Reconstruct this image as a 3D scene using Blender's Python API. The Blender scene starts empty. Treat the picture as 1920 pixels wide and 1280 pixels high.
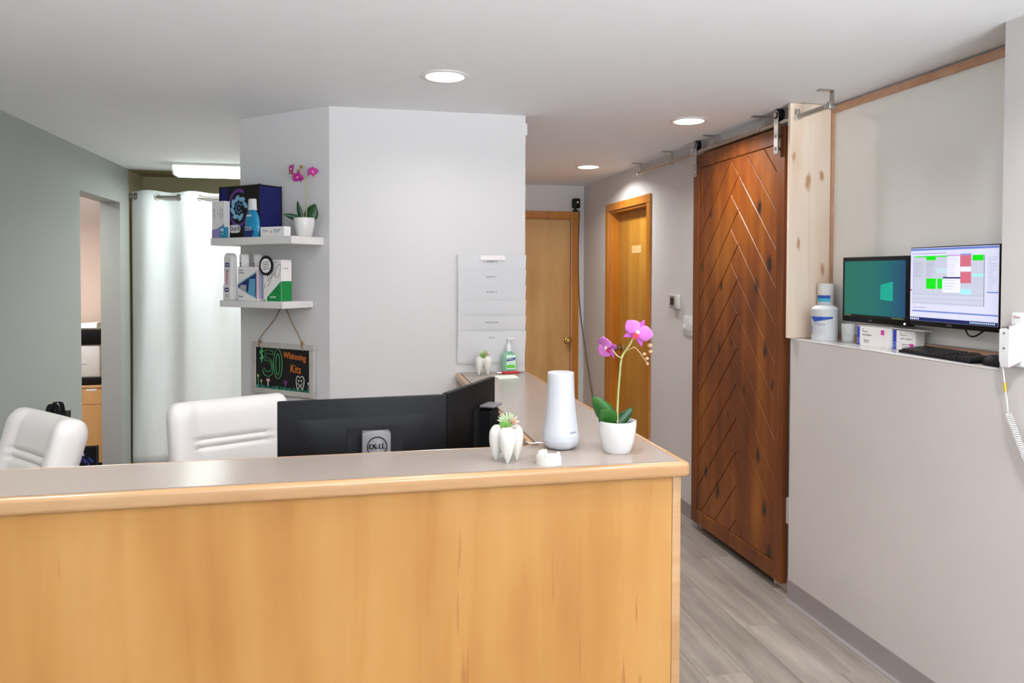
import bpy, bmesh, math, random
from mathutils import Vector, Matrix
random.seed(7)
R = math.radians
scn = bpy.context.scene
COL = scn.collection

# ------------------------------------------------------------------ camera
cd = bpy.data.cameras.new('camera'); cam = bpy.data.objects.new('camera', cd); COL.objects.link(cam)
cd.sensor_width = 36.0; cd.lens = 1400.0 / 1920.0 * 36.0; cd.shift_y = -0.0497; cd.clip_start = 0.05
TH, PI_, RO = R(12.05), R(-1.3), R(0.16)
fw = Vector((math.sin(TH) * math.cos(PI_), math.cos(TH) * math.cos(PI_), math.sin(PI_)))
r0 = Vector((math.cos(TH), -math.sin(TH), 0)); u0 = r0.cross(fw)
rr = math.cos(RO) * r0 + math.sin(RO) * u0; uu = -math.sin(RO) * r0 + math.cos(RO) * u0
cam.matrix_world = Matrix(((rr.x, uu.x, -fw.x, 0), (rr.y, uu.y, -fw.y, 0), (rr.z, uu.z, -fw.z, 1.575), (0, 0, 0, 1)))
scn.camera = cam

# ------------------------------------------------------------------ world, added daylight, exposure
w = bpy.data.worlds.new('world'); scn.world = w; w.use_nodes = True
bg = w.node_tree.nodes['Background']; bg.inputs[0].default_value = (0.75, 0.85, 1.0, 1); bg.inputs[1].default_value = 1.0
vs = scn.view_settings
vs.view_transform = 'Standard'; vs.look = 'None'; vs.gamma = 1.0; vs.use_curve_mapping = False
vs.exposure = 0.42

def area(name, loc, rot, sx, sy, power, col=(1, 1, 1), parent=None, shape='RECTANGLE', spread=180):
    l = bpy.data.lights.new(name, 'AREA'); l.shape = shape; l.size = sx; l.size_y = sy; l.energy = power; l.color = col
    l.spread = R(spread)
    o = bpy.data.objects.new(name, l); COL.objects.link(o); o.location = loc; o.rotation_euler = rot; o.parent = parent
    return o
DAY_FILL = 170.0      # added fill at unseen windows behind the camera, aimed up to brighten the room
LAMP = 8.0      # each ceiling downlight
FLUO = 12.0      # fluorescent fitting
for wx in (-0.75, 1.15):
    area('added_window_fill', (wx, -2.55, 1.35), (R(150), 0, 0), 1.6, 1.5, DAY_FILL * (0.25 if wx < 0 else 1.75), (0.86, 0.94, 1.0), spread=118)  # added lights, no such source in view; they lift the ceiling and room

# ------------------------------------------------------------------ materials
def lin(c):
    return tuple(((x / 255) / 12.92 if x / 255 <= 0.04045 else ((x / 255 + 0.055) / 1.055) ** 2.4) for x in c)
MATS = {}
def mat(name, rgb=(200, 200, 200), rough=0.5, metal=0.0, emit=0.0, spec=0.5, noise=0.0, nscale=8.0, bump=0.0, bscale=60.0, trans=0.0, alpha=1.0, coat=0.0, stretch=(1, 1, 1), sss=0.0, ior=1.45):
    if name in MATS: return MATS[name]
    m = bpy.data.materials.new(name); m.use_nodes = True; nt = m.node_tree; b = nt.nodes['Principled BSDF']
    c = lin(rgb) + (1,)
    b.inputs['Base Color'].default_value = c; b.inputs['Roughness'].default_value = rough; b.inputs['Metallic'].default_value = metal
    b.inputs['Specular IOR Level'].default_value = spec; b.inputs['Transmission Weight'].default_value = trans; b.inputs['IOR'].default_value = ior
    b.inputs['Alpha'].default_value = alpha; b.inputs['Coat Weight'].default_value = coat
    if emit:
        b.inputs['Emission Color'].default_value = c; b.inputs['Emission Strength'].default_value = emit
    tc = nt.nodes.new('ShaderNodeTexCoord'); mp = nt.nodes.new('ShaderNodeMapping'); mp.inputs['Scale'].default_value = stretch
    nt.links.new(tc.outputs['Object'], mp.inputs['Vector'])
    n = nt.nodes.new('ShaderNodeTexNoise'); n.inputs['Scale'].default_value = nscale; n.inputs['Detail'].default_value = 4
    nt.links.new(mp.outputs[0], n.inputs['Vector'])
    mx = nt.nodes.new('ShaderNodeMix'); mx.data_type = 'RGBA'; mx.blend_type = 'MULTIPLY'; mx.inputs['Factor'].default_value = 1
    rp = nt.nodes.new('ShaderNodeMapRange'); rp.inputs['To Min'].default_value = 1 - noise; rp.inputs['To Max'].default_value = 1 + noise
    rp.inputs['From Min'].default_value = 0.3; rp.inputs['From Max'].default_value = 0.7
    nt.links.new(n.outputs['Fac'], rp.inputs['Value']); mx.inputs['A'].default_value = c
    cb = nt.nodes.new('ShaderNodeCombineColor')
    for i in range(3): nt.links.new(rp.outputs[0], cb.inputs[i])
    nt.links.new(cb.outputs[0], mx.inputs['B']); nt.links.new(mx.outputs['Result'], b.inputs['Base Color'])
    if emit: nt.links.new(mx.outputs['Result'], b.inputs['Emission Color'])
    if bump:
        n2 = nt.nodes.new('ShaderNodeTexNoise'); n2.inputs['Scale'].default_value = bscale; n2.inputs['Detail'].default_value = 3
        nt.links.new(tc.outputs['Object'], n2.inputs['Vector'])
        bp = nt.nodes.new('ShaderNodeBump'); bp.inputs['Strength'].default_value = bump; bp.inputs['Distance'].default_value = 0.002
        nt.links.new(n2.outputs['Fac'], bp.inputs['Height']); nt.links.new(bp.outputs[0], b.inputs['Normal'])
    MATS[name] = m
    return m

def ramp(nt, stops):
    r = nt.nodes.new('ShaderNodeValToRGB'); e = r.color_ramp.elements
    while len(e) < len(stops): e.new(0.5)
    for k, (p, c) in enumerate(stops): e[k].position = p; e[k].color = lin(c) + (1,)
    return r

def wood(name, c_dark, c_mid, c_light, grain=(14, 14, 1.0), rough=0.4, knots=0.0, kcol=(40, 20, 8), flecks=0.0, coat=0.0, rand=False, wav=2.5, kscale=3.2, kstretch=(1, 1, 0.45), klist=None, fcol=(150, 95, 40)):
    if name in MATS: return MATS[name]
    m = bpy.data.materials.new(name); m.use_nodes = True; nt = m.node_tree; b = nt.nodes['Principled BSDF']; L = nt.links.new
    b.inputs['Roughness'].default_value = rough; b.inputs['Coat Weight'].default_value = coat; b.inputs['Coat Roughness'].default_value = 0.15
    tc = nt.nodes.new('ShaderNodeTexCoord'); vec = tc.outputs['Object']
    if rand:
        oi = nt.nodes.new('ShaderNodeObjectInfo'); va = nt.nodes.new('ShaderNodeVectorMath'); va.operation = 'MULTIPLY_ADD'
        va.inputs[1].default_value = (1, 1, 1)
        vm = nt.nodes.new('ShaderNodeMath'); vm.operation = 'MULTIPLY'; vm.inputs[1].default_value = 37.0
        L(oi.outputs['Random'], vm.inputs[0]); L(vec, va.inputs[0]); L(vm.outputs[0], va.inputs[2]); vec = va.outputs[0]
    mp = nt.nodes.new('ShaderNodeMapping'); mp.inputs['Scale'].default_value = grain; L(vec, mp.inputs['Vector'])
    n1 = nt.nodes.new('ShaderNodeTexNoise'); n1.inputs['Scale'].default_value = 1.0; n1.inputs['Detail'].default_value = 6; n1.inputs['Distortion'].default_value = 0.6
    L(mp.outputs[0], n1.inputs['Vector'])
    mp2 = nt.nodes.new('ShaderNodeMapping'); mp2.inputs['Scale'].default_value = tuple(g * 0.12 + 0.6 for g in grain); L(vec, mp2.inputs['Vector'])
    n2 = nt.nodes.new('ShaderNodeTexNoise'); n2.inputs['Scale'].default_value = wav; n2.inputs['Detail'].default_value = 3; L(mp2.outputs[0], n2.inputs['Vector'])
    mixv = nt.nodes.new('ShaderNodeMix'); mixv.data_type = 'FLOAT'; mixv.inputs['Factor'].default_value = 0.5
    L(n1.outputs['Fac'], mixv.inputs['A']); L(n2.outputs['Fac'], mixv.inputs['B'])
    rp = ramp(nt, [(0.32, c_dark), (0.5, c_mid), (0.68, c_light)]); L(mixv.outputs['Result'], rp.inputs['Fac'])
    out = rp.outputs['Color']
    if klist:
        acc = None
        nd = nt.nodes.new('ShaderNodeTexNoise'); nd.inputs['Scale'].default_value = 14; L(vec, nd.inputs['Vector'])
        dv = nt.nodes.new('ShaderNodeVectorMath'); dv.operation = 'MULTIPLY_ADD'; dv.inputs[1].default_value = (0.03, 0.0, 0.06); L(nd.outputs['Color'], dv.inputs[0]); L(vec, dv.inputs[2])
        sv = nt.nodes.new('ShaderNodeVectorMath'); sv.operation = 'MULTIPLY'; sv.inputs[1].default_value = (1, 0, 0.42); L(dv.outputs[0], sv.inputs[0])
        for kx, kz, kr_ in klist:
            ds = nt.nodes.new('ShaderNodeVectorMath'); ds.operation = 'DISTANCE'; ds.inputs[1].default_value = (kx + 0.015, 0, (kz + 0.03) * 0.42); L(sv.outputs[0], ds.inputs[0])
            mr_ = nt.nodes.new('ShaderNodeMapRange'); mr_.interpolation_type = 'SMOOTHSTEP'; mr_.inputs['From Min'].default_value = kr_ * 0.35; mr_.inputs['From Max'].default_value = kr_ * 1.5; mr_.inputs['To Min'].default_value = 1; mr_.inputs['To Max'].default_value = 0
            L(ds.outputs['Value'], mr_.inputs['Value'])
            if acc is None: acc = mr_.outputs[0]
            else:
                mxn = nt.nodes.new('ShaderNodeMath'); mxn.operation = 'MAXIMUM'; L(acc, mxn.inputs[0]); L(mr_.outputs[0], mxn.inputs[1]); acc = mxn.outputs[0]
        mk2 = nt.nodes.new('ShaderNodeMix'); mk2.data_type = 'RGBA'; L(acc, mk2.inputs['Factor']); L(out, mk2.inputs['A']); mk2.inputs['B'].default_value = lin(kcol) + (1,)
        out = mk2.outputs['Result']
    elif knots:
        mk = nt.nodes.new('ShaderNodeMapping'); mk.inputs['Scale'].default_value = kstretch; L(vec, mk.inputs['Vector'])
        nd = nt.nodes.new('ShaderNodeTexNoise'); nd.inputs['Scale'].default_value = 9; L(mk.outputs[0], nd.inputs['Vector'])
        ad = nt.nodes.new('ShaderNodeMix'); ad.data_type = 'VECTOR'; ad.inputs['Factor'].default_value = 0.04
        L(mk.outputs[0], ad.inputs['A']); L(nd.outputs['Color'], ad.inputs['B'])
        vo = nt.nodes.new('ShaderNodeTexVoronoi'); vo.inputs['Scale'].default_value = kscale; vo.inputs['Randomness'].default_value = 1; L(ad.outputs['Result'], vo.inputs['Vector'])
        kr = nt.nodes.new('ShaderNodeMapRange'); kr.inputs['From Min'].default_value = 0.03 * knots; kr.inputs['From Max'].default_value = 0.11 * knots
        kr.inputs['To Min'].default_value = 1; kr.inputs['To Max'].default_value = 0; L(vo.outputs['Distance'], kr.inputs['Value'])
        mk2 = nt.nodes.new('ShaderNodeMix'); mk2.data_type = 'RGBA'; L(kr.outputs[0], mk2.inputs['Factor']); L(out, mk2.inputs['A']); mk2.inputs['B'].default_value = lin(kcol) + (1,)
        out = mk2.outputs['Result']
    if flecks:
        mf = nt.nodes.new('ShaderNodeMapping'); mf.inputs['Scale'].default_value = (70, 70, 4.5); L(vec, mf.inputs['Vector'])
        nf = nt.nodes.new('ShaderNodeTexNoise'); nf.inputs['Scale'].default_value = 0.55; nf.inputs['Detail'].default_value = 2; L(mf.outputs[0], nf.inputs['Vector'])
        fr = nt.nodes.new('ShaderNodeMapRange'); fr.inputs['From Min'].default_value = 0.67; fr.inputs['From Max'].default_value = 0.72; fr.inputs['To Max'].default_value = flecks
        L(nf.outputs['Fac'], fr.inputs['Value'])
        m3 = nt.nodes.new('ShaderNodeMix'); m3.data_type = 'RGBA'; L(fr.outputs[0], m3.inputs['Factor']); L(out, m3.inputs['A']); m3.inputs['B'].default_value = lin(fcol) + (1,)
        out = m3.outputs['Result']
    if rand:
        mm = nt.nodes.new('ShaderNodeMix'); mm.data_type = 'RGBA'; mm.blend_type = 'MULTIPLY'; mm.inputs['Factor'].default_value = 1
        rr_ = nt.nodes.new('ShaderNodeMapRange'); rr_.inputs['To Min'].default_value = 0.86; rr_.inputs['To Max'].default_value = 1.12
        L(oi.outputs['Random'], rr_.inputs['Value']); cc = nt.nodes.new('ShaderNodeCombineColor')
        for i in range(3): L(rr_.outputs[0], cc.inputs[i])
        L(out, mm.inputs['A']); L(cc.outputs[0], mm.inputs['B']); out = mm.outputs['Result']
    L(out, b.inputs['Base Color'])
    bp = nt.nodes.new('ShaderNodeBump'); bp.inputs['Strength'].default_value = 0.12; bp.inputs['Distance'].default_value = 0.001
    L(n1.outputs['Fac'], bp.inputs['Height']); L(bp.outputs[0], b.inputs['Normal'])
    MATS[name] = m
    return m

BARN_KNOTS = [(0.76, 1.92, 0.020), (0.86, 1.62, 0.022), (0.737, 1.506, 0.020), (0.217, 1.932, 0.012), (0.356, 1.50, 0.012), (0.83, 1.187, 0.016), (0.77, 0.631, 0.018), (0.836, 0.363, 0.018), (0.885, 0.157, 0.022), (0.333, 0.315, 0.018), (0.332, 1.144, 0.014), (0.475, 1.191, 0.010), (0.185, 0.393, 0.018), (0.12, 1.62, 0.012), (0.62, 0.95, 0.012), (0.45, 0.78, 0.010), (0.90, 1.02, 0.012)]
PINE_KNOTS = [(2.13, 2.02, 0.016), (2.05, 2.13, 0.010), (2.20, 2.05, 0.012), (2.215, 1.60, 0.012), (2.20, 1.45, 0.010), (2.21, 1.38, 0.012), (2.08, 1.72, 0.010)]
paint = mat('wall_paint', (214, 211, 210), 0.6, noise=0.012, nscale=1.5, bump=0.05, bscale=120, spec=0.3)
paint_left_dim = mat('left_wall_dimmed_paint', (160, 164, 159), 0.65, noise=0.012, nscale=1.5, bump=0.05, bscale=120, spec=0.3)  # darker, greener than the other walls: dim light put into the colour
paint_low = mat('half_wall_paint', (206, 201, 199), 0.5, noise=0.02, nscale=3, bump=0.06, bscale=90, spec=0.35)
ceil_m = mat('ceiling_paint', (238, 238, 240), 0.75, noise=0.01, bump=0.06, bscale=80, spec=0.2)
olive = mat('olive_paint', (170, 160, 128), 0.7, noise=0.02, spec=0.2)
peach = mat('peach_paint', (236, 214, 200), 0.7, noise=0.01, spec=0.2)
base_m = mat('cove_base', (150, 143, 143), 0.5, noise=0.02)
maple = wood('maple_veneer', (168, 112, 50), (184, 132, 68), (196, 146, 84), (9, 9, 0.9), 0.42, flecks=0.8, wav=1.8, fcol=(160, 104, 50))
maple_edge = wood('maple_edge', (172, 128, 82), (184, 142, 98), (196, 158, 116), (1.2, 12, 30), 0.3, coat=0.3)
alder = wood('stained_alder', (80, 32, 2), (118, 58, 5), (152, 88, 18), (11, 11, 0.8), 0.45, knots=1.0, coat=0.1, wav=2.2, klist=BARN_KNOTS)
alder_frame = wood('stained_alder_frame', (84, 36, 2), (114, 56, 5), (140, 78, 14), (14, 14, 0.9), 0.45, coat=0.1)
pine = wood('raw_pine', (226, 196, 168), (240, 219, 198), (246, 230, 214), (16, 16, 0.6), 0.55, knots=0.9, kcol=(196, 148, 108), klist=PINE_KNOTS)
tanwood = wood('tan_trim', (186, 138, 108), (201, 156, 126), (212, 170, 142), (14, 3, 14), 0.5)
fir = wood('fir_door', (176, 118, 30), (194, 138, 50), (208, 156, 72), (7, 7, 0.7), 0.35, coat=0.25, wav=1.6)
fir_trim = wood('fir_trim', (166, 94, 14), (186, 114, 26), (198, 130, 40), (14, 14, 1.0), 0.35, coat=0.25)
cabwood = wood('cabinet_wood', (204, 150, 92), (218, 168, 108), (226, 180, 122), (8, 8, 0.8), 0.45)
plank_m = wood('vinyl_plank', (130, 121, 112), (156, 147, 137), (178, 169, 159), (26, 1.6, 26), 0.38, knots=0.5, kcol=(112, 100, 88), rand=True, kscale=2.0, kstretch=(2.2, 0.5, 1))
laminate = mat('counter_laminate', (162, 149, 140), 0.22, noise=0.03, nscale=220, coat=0.1)
leather = mat('white_leather', (232, 228, 225), 0.42, noise=0.01, bump=0.12, bscale=220)
blackp = mat('black_plastic', (7, 7, 10), 0.5, spec=0.3, bump=0.15, bscale=500)
blackg = mat('black_gloss', (8, 8, 9), 0.2)
blackm = mat('black_matte', (10, 10, 12), 0.7)
silver = mat('silver_plastic', (120, 117, 120), 0.5)
steel = mat('brushed_steel', (186, 183, 180), 0.3, metal=1.0, noise=0.05, nscale=40, stretch=(1, 1, 12))
chrome = mat('chrome', (215, 215, 218), 0.12, metal=1.0)
nickel = mat('satin_nickel', (168, 164, 156), 0.3, metal=1.0)
whitep = mat('white_plastic', (222, 223, 225), 0.35)
towerw = mat('tower_white', (196, 197, 202), 0.4)
whites = mat('white_satin', (226, 223, 221), 0.4, noise=0.005)
ceramic = mat('white_ceramic', (218, 216, 214), 0.18, coat=0.3)
porcelain = mat('matte_porcelain', (218, 216, 208), 0.35)
plaster = mat('dental_stone', (210, 207, 200), 0.75, bump=0.2, bscale=300)
paper = mat('paper_white', (246, 245, 242), 0.7)
card = mat('carton_white', (238, 234, 232), 0.5)
greyprint = mat('print_grey', (120, 120, 126), 0.6)
darkprint = mat('print_dark', (40, 42, 52), 0.6)
navy = mat('print_navy', (28, 44, 104), 0.5)
soil = mat('dark_soil', (52, 44, 40), 0.9, noise=0.4, nscale=60, bump=1.0, bscale=200)
leafm = mat('orchid_leaf', (44, 96, 34), 0.35, noise=0.18, nscale=25)
leafd = mat('orchid_leaf_dark', (22, 66, 28), 0.35, noise=0.18, nscale=25)
stemm = mat('orchid_stem', (166, 172, 110), 0.5, noise=0.1)
petal = mat('orchid_petal', (216, 122, 208), 0.5, noise=0.14, nscale=60)
sepm = mat('orchid_sepal', (196, 92, 188), 0.5, noise=0.16, nscale=60)
petald = mat('orchid_petal_deep', (186, 50, 150), 0.5, noise=0.2, nscale=60)
lipm = mat('orchid_lip', (206, 50, 80), 0.5, noise=0.2, nscale=80)
budm = mat('orchid_bud', (176, 142, 108), 0.6, noise=0.15, nscale=60)
succ = mat('succulent_green', (132, 182, 92), 0.5, noise=0.2, nscale=60)
succl = mat('succulent_pale', (200, 222, 182), 0.5, noise=0.15, nscale=60)
succp = mat('succulent_pink', (214, 160, 140), 0.5, noise=0.15, nscale=60)
moss = mat('brown_moss', (140, 108, 70), 0.9, noise=0.4, nscale=90, bump=1.0, bscale=250)
fabricw = mat('curtain_fabric', (232, 236, 238), 0.8, noise=0.01, bump=0.1, bscale=400)
rope = mat('jute', (150, 116, 84), 0.9, bump=0.6, bscale=400)
glassm = mat('clear_glass', (236, 240, 240), 0.05, alpha=0.28)

# ------------------------------------------------------------------ mesh helpers
TXT = {}
def text_data(s, size, extrude=0.0004):
    k = (s, round(size, 5))
    if k in TXT: return TXT[k]
    c = bpy.data.curves.new('t', 'FONT'); c.body = s; c.size = size; c.extrude = extrude; c.align_x = 'CENTER'; c.align_y = 'CENTER'; c.resolution_u = 2
    o = bpy.data.objects.new('t', c); COL.objects.link(o)
    dg = bpy.context.evaluated_depsgraph_get(); me = bpy.data.meshes.new_from_object(o.evaluated_get(dg))
    v = [tuple(p.co) for p in me.vertices]; f = [tuple(p.vertices) for p in me.polygons]
    bpy.data.objects.remove(o); bpy.data.curves.remove(c); bpy.data.meshes.remove(me)
    TXT[k] = (v, f); return TXT[k]

class MB:
    def __init__(s): s.v = []; s.f = []; s.m = []; s.T = Matrix()
    def add(s, v, f, mi=0, M=None):
        b = len(s.v); T = s.T if M is None else s.T @ M
        s.v += [tuple(T @ Vector(p)) for p in v]; s.f += [tuple(i + b for i in q) for q in f]; s.m += [mi] * len(f); return s
    def box(s, x0, x1, y0, y1, z0, z1, mi=0, M=None):
        v = [(x, y, z) for z in (z0, z1) for y in (y0, y1) for x in (x0, x1)]
        return s.add(v, [(0, 2, 3, 1), (4, 5, 7, 6), (0, 1, 5, 4), (2, 6, 7, 3), (0, 4, 6, 2), (1, 3, 7, 5)], mi, M)
    def rbox(s, x0, x1, y0, y1, z0, z1, r=0.005, seg=2, mi=0, M=None):
        bm = bmesh.new(); bmesh.ops.create_cube(bm, size=1)
        for q in bm.verts: q.co = ((x0 + x1) / 2 + q.co.x * (x1 - x0), (y0 + y1) / 2 + q.co.y * (y1 - y0), (z0 + z1) / 2 + q.co.z * (z1 - z0))
        bmesh.ops.bevel(bm, geom=bm.edges[:], offset=r, segments=seg, profile=0.5, affect='EDGES', clamp_overlap=True)
        bm.verts.index_update(); s.add([q.co[:] for q in bm.verts], [[q.index for q in f.verts] for f in bm.faces], mi, M); bm.free(); return s
    def rings(s, rings, mi=0, cap=True, closed=True, loop=False, M=None):
        n = len(rings[0]); v = [p for r_ in rings for p in r_]; f = []
        K = len(rings)
        for k in range(K if loop else K - 1):
            for i in range(n if closed else n - 1):
                j = (i + 1) % n; k2 = (k + 1) % K
                f.append((k * n + i, k * n + j, k2 * n + j, k2 * n + i))
        if cap and not loop: f += [tuple(range(n - 1, -1, -1)), tuple((K - 1) * n + i for i in range(n))]
        return s.add(v, f, mi, M)
    def lathe(s, prof, n=24, c=(0, 0, 0), mi=0, cap=True, M=None, sx=1, sy=1):
        return s.rings([[(c[0] + sx * r * math.cos(2 * math.pi * i / n), c[1] + sy * r * math.sin(2 * math.pi * i / n), c[2] + z) for i in range(n)] for r, z in prof], mi, cap, M=M)
    def tube(s, pts, r, n=10, mi=0, loop=False, M=None):
        P = [Vector(p) for p in pts]; K = len(P); rs = r if isinstance(r, (list, tuple)) else [r] * K
        out = []; up = None
        for k in range(K):
            a = P[(k - 1) % K] if (k > 0 or loop) else P[k]; b = P[(k + 1) % K] if (k < K - 1 or loop) else P[k]
            t = (b - a).normalized()
            if up is None: up = Vector((0, 0, 1)) if abs(t.z) < 0.9 else Vector((1, 0, 0))
            x = up.cross(t)
            if x.length < 1e-6: x = Vector((1, 0, 0)).cross(t)
            x.normalize(); y = t.cross(x); up = y
            out.append([tuple(P[k] + rs[k] * (math.cos(2 * math.pi * i / n) * x + math.sin(2 * math.pi * i / n) * y)) for i in range(n)])
        return s.rings(out, mi, True, loop=loop, M=M)
    def cyl(s, p0, p1, r, n=16, mi=0, r1=None, M=None):
        return s.tube([p0, p1], [r, r if r1 is None else r1], n, mi, M=M)
    def ball(s, c, r, mi=0, sc=(1, 1, 1), n=12, M=None):
        pr = [(max(r * math.sin(math.pi * k / n), 1e-4), -r * math.cos(math.pi * k / n)) for k in range(n + 1)]
        return s.rings([[(c[0] + sc[0] * q * math.cos(2 * math.pi * i / (n * 2)), c[1] + sc[1] * q * math.sin(2 * math.pi * i / (n * 2)), c[2] + sc[2] * z) for i in range(n * 2)] for q, z in pr], mi, True, M=M)
    def prism(s, poly, y0, y1, mi=0, M=None, ch=0.0):
        """poly in (x,z), extruded from y0 (front) to y1; ch = chamfer of the front rim"""
        n = len(poly); 
        area2 = sum(poly[i][0] * poly[(i + 1) % n][1] - poly[(i + 1) % n][0] * poly[i][1] for i in range(n))
        if area2 < 0: poly = poly[::-1]
        rg = []
        if ch:
            rg.append([(x, y0, z) for x, z in inset(poly, ch)]); rg.append([(x, y0 + ch, z) for x, z in poly])
        else: rg.append([(x, y0, z) for x, z in poly])
        rg.append([(x, y1, z) for x, z in poly])
        v = [p for q in rg for p in q]; f = [tuple(range(n))]; K = len(rg)
        for k in range(K - 1):
            for i in range(n):
                j = (i + 1) % n; f.append((k * n + j, k * n + i, (k + 1) * n + i, (k + 1) * n + j))
        f.append(tuple((K - 1) * n + i for i in range(n - 1, -1, -1)))
        return s.add(v, f, mi, M)
    def hprism(s, poly, z0, z1, mi=0):
        """poly in (x,y), extruded vertically"""
        n = len(poly); a2 = sum(poly[i][0] * poly[(i + 1) % n][1] - poly[(i + 1) % n][0] * poly[i][1] for i in range(n))
        if a2 < 0: poly = poly[::-1]
        v = [(x, y, z0) for x, y in poly] + [(x, y, z1) for x, y in poly]
        f = [tuple(range(n - 1, -1, -1)), tuple(range(n, 2 * n))] + [(i, (i + 1) % n, n + (i + 1) % n, n + i) for i in range(n)]
        return s.add(v, f, mi)
    def text(s, t, size, x, z, y=0.0, mi=0, M=None, rot=0.0, sx=1.0):
        """lettering facing -y, centred on x,z"""
        v, f = text_data(t, size); c, q = math.cos(rot), math.sin(rot)
        return s.add([(x + (a * sx) * c - b * q, y - d, z + (a * sx) * q + b * c) for a, b, d in v], f, mi, M)
    def build(s, name, mats, parent=None, smooth=40, loc=None, rz=0.0):
        me = bpy.data.meshes.new(name); me.from_pydata(s.v, [], s.f); me.validate(); 
        for m in (mats if isinstance(mats, (list, tuple)) else [mats]): me.materials.append(m)
        if len(me.polygons) == len(s.m): me.polygons.foreach_set('material_index', s.m)
        if smooth:
            me.polygons.foreach_set('use_smooth', [True] * len(me.polygons)); me.set_sharp_from_angle(angle=R(smooth))
        me.update(); o = bpy.data.objects.new(name, me); COL.objects.link(o); o.parent = parent
        if loc is not None: o.location = loc
        if rz: o.rotation_euler = (0, 0, rz)
        return o

def inset(poly, d):
    n = len(poly); out = []
    for i in range(n):
        p0, p1, p2 = Vector(poly[i - 1]), Vector(poly[i]), Vector(poly[(i + 1) % n])
        e1 = (p1 - p0).normalized(); e2 = (p2 - p1).normalized(); n1 = Vector((-e1.y, e1.x)); n2 = Vector((-e2.y, e2.x))
        m = n1 + n2
        if m.length < 1e-5: m = n1
        m.normalize(); k = d / max(m.dot(n1), 0.35); q = p1 + m * k; out.append((q.x, q.y))
    return out
def clip(poly, a, b, c):
    """keep a*x+b*z+c >= 0"""
    out = []
    for i in range(len(poly)):
        p, q = poly[i], poly[(i + 1) % len(poly)]; dp = a * p[0] + b * p[1] + c; dq = a * q[0] + b * q[1] + c
        if dp >= 0: out.append(p)
        if (dp > 0 > dq) or (dp < 0 < dq):
            t = dp / (dp - dq); out.append((p[0] + t * (q[0] - p[0]), p[1] + t * (q[1] - p[1])))
    return out
def rrect(w, h, r, n=5, cx=0, cy=0):
    pts = []
    for sx, sy, a0 in ((1, -1, -90), (1, 1, 0), (-1, 1, 90), (-1, -1, 180)):
        for k in range(n + 1):
            a = R(a0 + 90 * k / n); pts.append((cx + sx * (w / 2 - r) + r * math.cos(a), cy + sy * (h / 2 - r) + r * math.sin(a)))
    return pts
def spline(pts, n=6):
    P = [Vector(p) for p in pts]; out = []
    for i in range(len(P) - 1):
        p0, p1, p2, p3 = P[max(i - 1, 0)], P[i], P[i + 1], P[min(i + 2, len(P) - 1)]
        for k in range(n):
            t = k / n
            out.append(tuple(0.5 * ((2 * p1) + (-p0 + p2) * t + (2 * p0 - 5 * p1 + 4 * p2 - p3) * t * t + (-p0 + 3 * p1 - 3 * p2 + p3) * t ** 3)))
    out.append(tuple(P[-1])); return out
def tag(o, label, cat, group=None, kind=None):
    o['label'] = label; o['category'] = cat
    if group: o['group'] = group
    if kind: o['kind'] = kind
    return o
def thing(name, label, cat, loc=(0, 0, 0), rz=0.0, group=None, kind=None):
    o = bpy.data.objects.new(name, None); o.empty_display_size = 0.05; COL.objects.link(o); o.location = loc; o.rotation_euler = (0, 0, rz)
    return tag(o, label, cat, group, kind)
def copy_tree(o, parent=None):
    c = o.copy(); COL.objects.link(c); c.parent = parent
    for ch in o.children: copy_tree(ch, c)
    return c
def lab(o, label): o['label'] = label; return o
S_ = 'structure'

# ------------------------------------------------------------------ key dimensions
ZC, XR, XL, ZT = 2.39, 2.06, -1.73, 1.07
PY = 3.776; XH = 2.11; YE = 6.68; YB = -2.5
A = (-0.111, 3.775); SH = R(-42)      # near edge of the shelf wall and its turn
def onwall(x, y, z): # point in the shelf wall's own frame
    return (A[0] + x * math.cos(SH) - y * math.sin(SH), A[1] + x * math.sin(SH) + y * math.cos(SH), z)

# ------------------------------------------------------------------ setting
fl = MB().box(-4.2, 3.2, -2.7, 7.4, -0.10, -0.004).build('floor', mat('subfloor', (96, 90, 84), 0.8), smooth=0)
tag(fl, 'grey wood-look plank floor of the reception area', 'floor', kind=S_)
pk = MB().rbox(0.0006, 0.1794, 0.0006, 1.2194, -0.004, 0.0, 0.0012, 1); pme = None
ni = 0
for i in range(22):
    x = XR - 0.18 * (i + 1) + 0.18; off = (i * 0.437) % 1.22
    for j in range(-2, 6):
        y = j * 1.22 + off - 0.3
        if y < -2.7 or y > 6.9 or ni >= 290: continue
        ni += 1
        if pme is None:
            o = pk.build('plank', plank_m, fl, 30); pme = o.data
        else:
            o = bpy.data.objects.new('plank', pme); COL.objects.link(o); o.parent = fl
        o.location = (x, y, 0)

tag(MB().box(-3.4, 3.0, YB - 0.1, 6.42, ZC, ZC + 0.1).build('ceiling', ceil_m, smooth=0), 'flat white painted ceiling over desk and hallway', 'ceiling', kind=S_)
tag(MB().box(XL - 0.2, 0.755, 6.42, 7.0, ZC, ZC + 0.1).box(0.755, 3.0, 6.42, 7.0, ZC, ZC + 0.1, 1).build('ceiling', [olive, ceil_m], smooth=0), 'olive ceiling strip over the curtained alcove', 'ceiling', kind=S_)

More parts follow.
